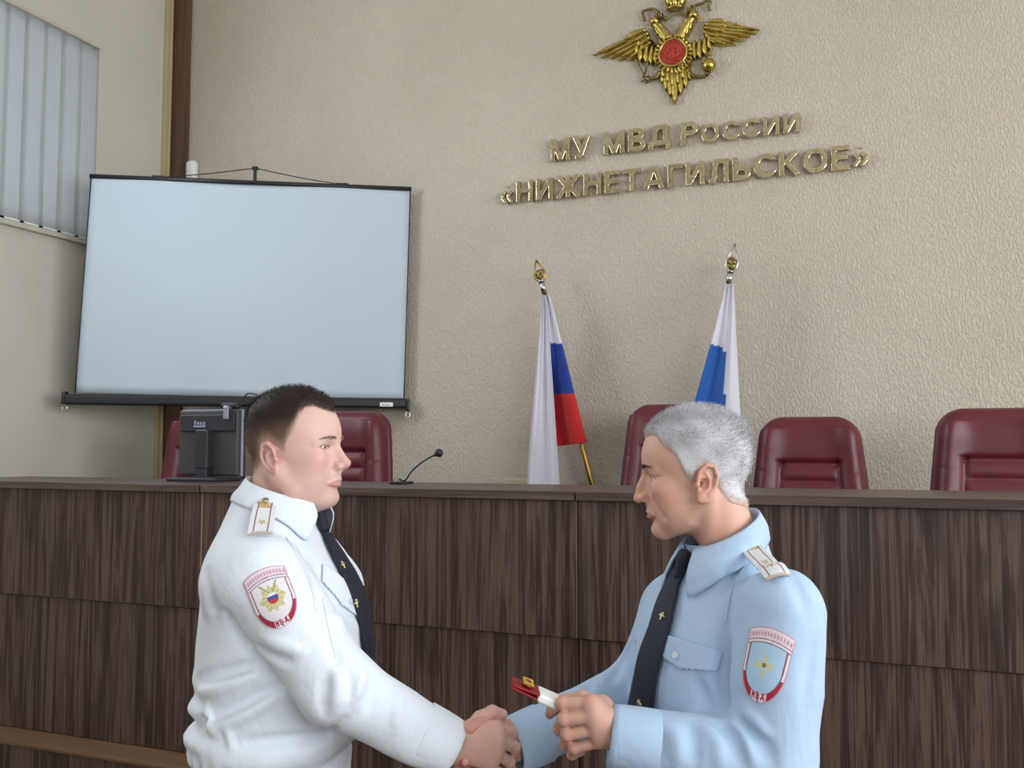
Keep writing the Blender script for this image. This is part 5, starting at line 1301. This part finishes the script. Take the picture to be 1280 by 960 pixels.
crB = creases(FB, baseB, [([(905, 790), (903, 840), (906, 890)], -.010, .010), ([(920, 740), (908, 790), (905, 840)], -.006, .012), ([(925, 885), (945, 905), (958, 930)], .006, .010), ([(895, 905), (915, 920), (925, 950)], -.007, .009), ([(880, 905), (895, 925), (900, 955)], .006, .010),
    ([(860, 905), (868, 925), (868, 955)], -.006, .009), ([(840, 908), (848, 930), (846, 955)], .005, .010), ([(930, 905), (955, 930), (965, 955)], -.008, .010), ([(910, 898), (930, 920), (942, 955)], .005, .008), ([(820, 905), (826, 930), (824, 952)], -.004, .008),
    ([(930, 690), (915, 715), (900, 745)], -.004, .010), ([(985, 715), (1000, 740), (1010, 770)], -.003, .012), ([(1020, 800), (1012, 840), (1008, 880)], -.004, .012), ([(790, 800), (775, 830), (765, 850)], -.006, .010), ([(740, 850), (728, 872), (726, 890)], -.005, .009), ([(700, 872), (690, 892), (690, 920)], .005, .009), ([(870, 850), (880, 870), (890, 892)], -.005, .010)])
def shirtB(P): return (baseB(P)-crB(P)-.0018*wav(P*V3(1, 1, .6), 17, 12)-.0012*wav(P, 42, 6)).astype(F32)
w2 = lambda a, b: unit(np.array(b)-np.array(a))
cutsB = [(armB_W, w2(armB_E, armB_W), .09), (farB_W, w2(farB_E, farB_W), .09), ((-.008, .02, 1.472), (.25, 0, 1), .10), ((0, 0, .81), (0, 0, -1), .24)]
_p = np.array([armB_S, armB_E, armB_W, farB_S, farB_E, farB_W]); loB = np.minimum(_p.min(0)-.12, (-.22, -.28, .78)); hiB = np.maximum(_p.max(0)+.12, (.22, .28, 1.52)); loB[2] = .78
shB = shirt_mesh('shirt', shirtB, loB, hiB, .0038, M['blue_shirt'], pB, FB, cutsB)
collar(FB, (-.002, .021), .064, .067, 1.522, 1.455, shirtB, M['blue_shirt'], shB, point=.078, back=.050)
cuff(shirtB, FB, armB_E, armB_W, M['blue_shirt'], shB, .0475, .07)
cuff(shirtB, FB, farB_E, farB_W, M['blue_shirt'], shB, .049, .07)
tieB = tie(FB, bodyB, [(853, 707), (842, 728), (834, 748), (824, 788), (811, 828), (804, 868), (796, 905), (792, 935)], [.034, .046, .056, .066, .074, .08, .082, .084], M['navy'], pB, (852, 707), .013, (-.3, 0, .95))
tie_pin(FB, bodyB, (827, 770), .014, tieB); tie_pin(FB, bodyB, (799, 880), .015, tieB)
surf_patch(FB, shirtB, (856, 820), (.110, .048), (861, 800), flap_fn, .003, 'pocket_flap', M['blue_shirt'], shB, .0022, .003)
seam(FB, shirtB, [(831, 826), (826, 850), (824, 880)], .003, 'pocket_edge', M['blue_shirt'], shB)
seam(FB, shirtB, [(935, 700), (915, 735), (906, 780)], .004, 'sleeve_seam', M['blue_shirt'], shB)
button(FB, shirtB, (844, 819), .0055, shB); button(FB, shirtB, (790, 800), .005, shB)
board(FB, shirtB, (937, 682), (973, 724), .038, (.55, .80), M['patch'], shB, 'white shoulder board with two dark stripes and small stars')
bB = surf_patch(FB, shirtB, (956, 831), (.070, .112), (964, 795), shield('blue'), .0012, 'sleeve_badge', M['patch'], shB, .0006, .0015)
bB['label'] = 'shield-shaped embroidered badge with pale blue centre'
hairB = [(0, 80), (20, 84), (34, 84), (46, 70), (58, 56), (68, 40), (76, 8), (84, -2), (92, 16), (102, 26), (112, 14), (122, -14), (140, -40), (180, -52)]
def hair_fnB(P): return (.0025+.0045*sstep(P[:, 2], .03, .10)+.0045*sstep(-P[:, 0], .0, .08)*sstep(P[:, 2], -.03, .05)).astype(F32)
headB = make_head(pB, HB, HB_T, KB, (216, 170, 148), dict(lip=(176, 108, 100), red=(206, 140, 124), beard=(190, 148, 132), bw=.3, brow=.3, browc=(120, 106, 98), nbrow=340, down=1.6, bag=(180, 130, 116)),
                  hairB, hair_fnB, ((196, 174, 162), (208, 206, 210), (184, 183, 187), (.03, .12), (14, 26), 22000, False), 9, (84, 84, 84))
# free left hand pinching the booklet
wB = WZ(776, 915, 1.462)
fingB = [[WZ(739, 879, 1.452), WZ(703, 879, 1.462), WZ(691, 887, 1.482), WZ(687, 893, 1.495)], [WZ(741, 895, 1.444), WZ(705, 899, 1.452), WZ(699, 911, 1.478), WZ(712, 914, 1.500)],
         [WZ(744, 911, 1.446), WZ(709, 918, 1.454), WZ(705, 930, 1.480), WZ(719, 929, 1.500)], [WZ(750, 927, 1.452), WZ(718, 935, 1.460), WZ(715, 943, 1.480), WZ(727, 940, 1.498)]]
thB = [WZ(752, 884, 1.488), WZ(728, 873, 1.500), WZ(706, 877, 1.505), WZ(692, 884, 1.506)]
_, Vl, Ql = hand_piece(wB, tuple(PZ(805, 928, 1.46)), fingB, thB, 1.0)
# right hand closed in the handshake
wR = WZ(642, 929, 1.692)
fingR = [[WZ(597, 912, 1.668), WZ(577, 924, 1.655), WZ(575, 944, 1.632), WZ(581, 952, 1.612)], [WZ(593, 926, 1.672), WZ(571, 944, 1.655), WZ(572, 962, 1.630), WZ(581, 966, 1.610)],
         [WZ(595, 942, 1.672), WZ(576, 962, 1.655), WZ(581, 976, 1.632), WZ(591, 978, 1.612)], [WZ(601, 956, 1.668), WZ(589, 976, 1.652), WZ(595, 988, 1.634), WZ(604, 988, 1.618)]]
thR = [WZ(631, 913, 1.672), WZ(617, 902, 1.652), WZ(601, 903, 1.632), WZ(588, 911, 1.616)]
_, Vr, Qr = hand_piece(wR, tuple(PZ(695, 915, 1.73)), fingR, thR, 1.0)
cVb, cQb = core(FB, 1.30, .86, .2)
kl = [q for c in fingB for q in c[:3]]+[thB[2]]; kr = [q for c in fingR for q in c[:3]]+[thR[2]]
body_mesh(pB, [headB, (Vl, Ql, hand_color(Vl, (208, 164, 146), (196, 132, 116), kl)), (Vr, Qr, hand_color(Vr, (214, 158, 142), (204, 132, 118), kr)), (cVb, cQb, srgb(208, 164, 146)[:3])])
trousers(pB, FB, .86, .178, M['navy_trousers'], depth=.105)
# ------------------------------------------------------------------ what he hands over
a0, a1, a2 = (Vector(PZ(*q)) for q in ((642, 853.5, 1.492), (671, 867, 1.492), (706, 881, 1.492)))
bk = empty('award_booklet', tuple((a0+a2)/2), 'small red booklet with gold ornament and white end, held out in the hand', 'booklet')
M['booklet_red'] = mat('booklet_red', srgb(140, 18, 22), .5); M['paper'] = mat('paper', srgb(240, 240, 238), .6)
toC = Vector(EYE)-a1; ax = (a2-a0).normalized(); nn = (Vector((0, 0, 1))-ax*ax.z).normalized(); sd = ax.cross(nn)
Rb = Matrix((ax, sd, nn)).transposed(); L1 = (a1-a0).length; L2 = (a2-a1).length
for dz, t in ((-.0028, .05), (.0028, -.05)):
    bm = bmesh.new(); bx(bm, (a0+a1)/2+nn*dz, (L1+.006, .055, .0034), Rb@Matrix.Rotation(t, 3, 'Y'), bev=.0012); obj('cover', bm, M['booklet_red'], bk)
bm = bmesh.new(); bx(bm, (a1+a2)/2, (L2, .058, .0135), Rb, bev=.004, seg=3); obj('white_sleeve', bm, M['paper'], bk)
bm = bmesh.new(); c = a0*.48+a1*.52+nn*.0085
ball(bm, c, (.010, .020, .0050), 14, 10, Rb)
for k in range(7): bx(bm, c+sd*(-.018+.006*k)+nn*.002, (.017, .0028, .0052), Rb, bev=.001)
obj('gold_ornament', bm, M['brass'], bk)
bm = bmesh.new(); p = a2-ax*.004-sd*0+nn*.004; tube(bm, [p-sd*.031, p+sd*.031], .0032, 8); obj('cord_tie', bm, M['cord'], bk)
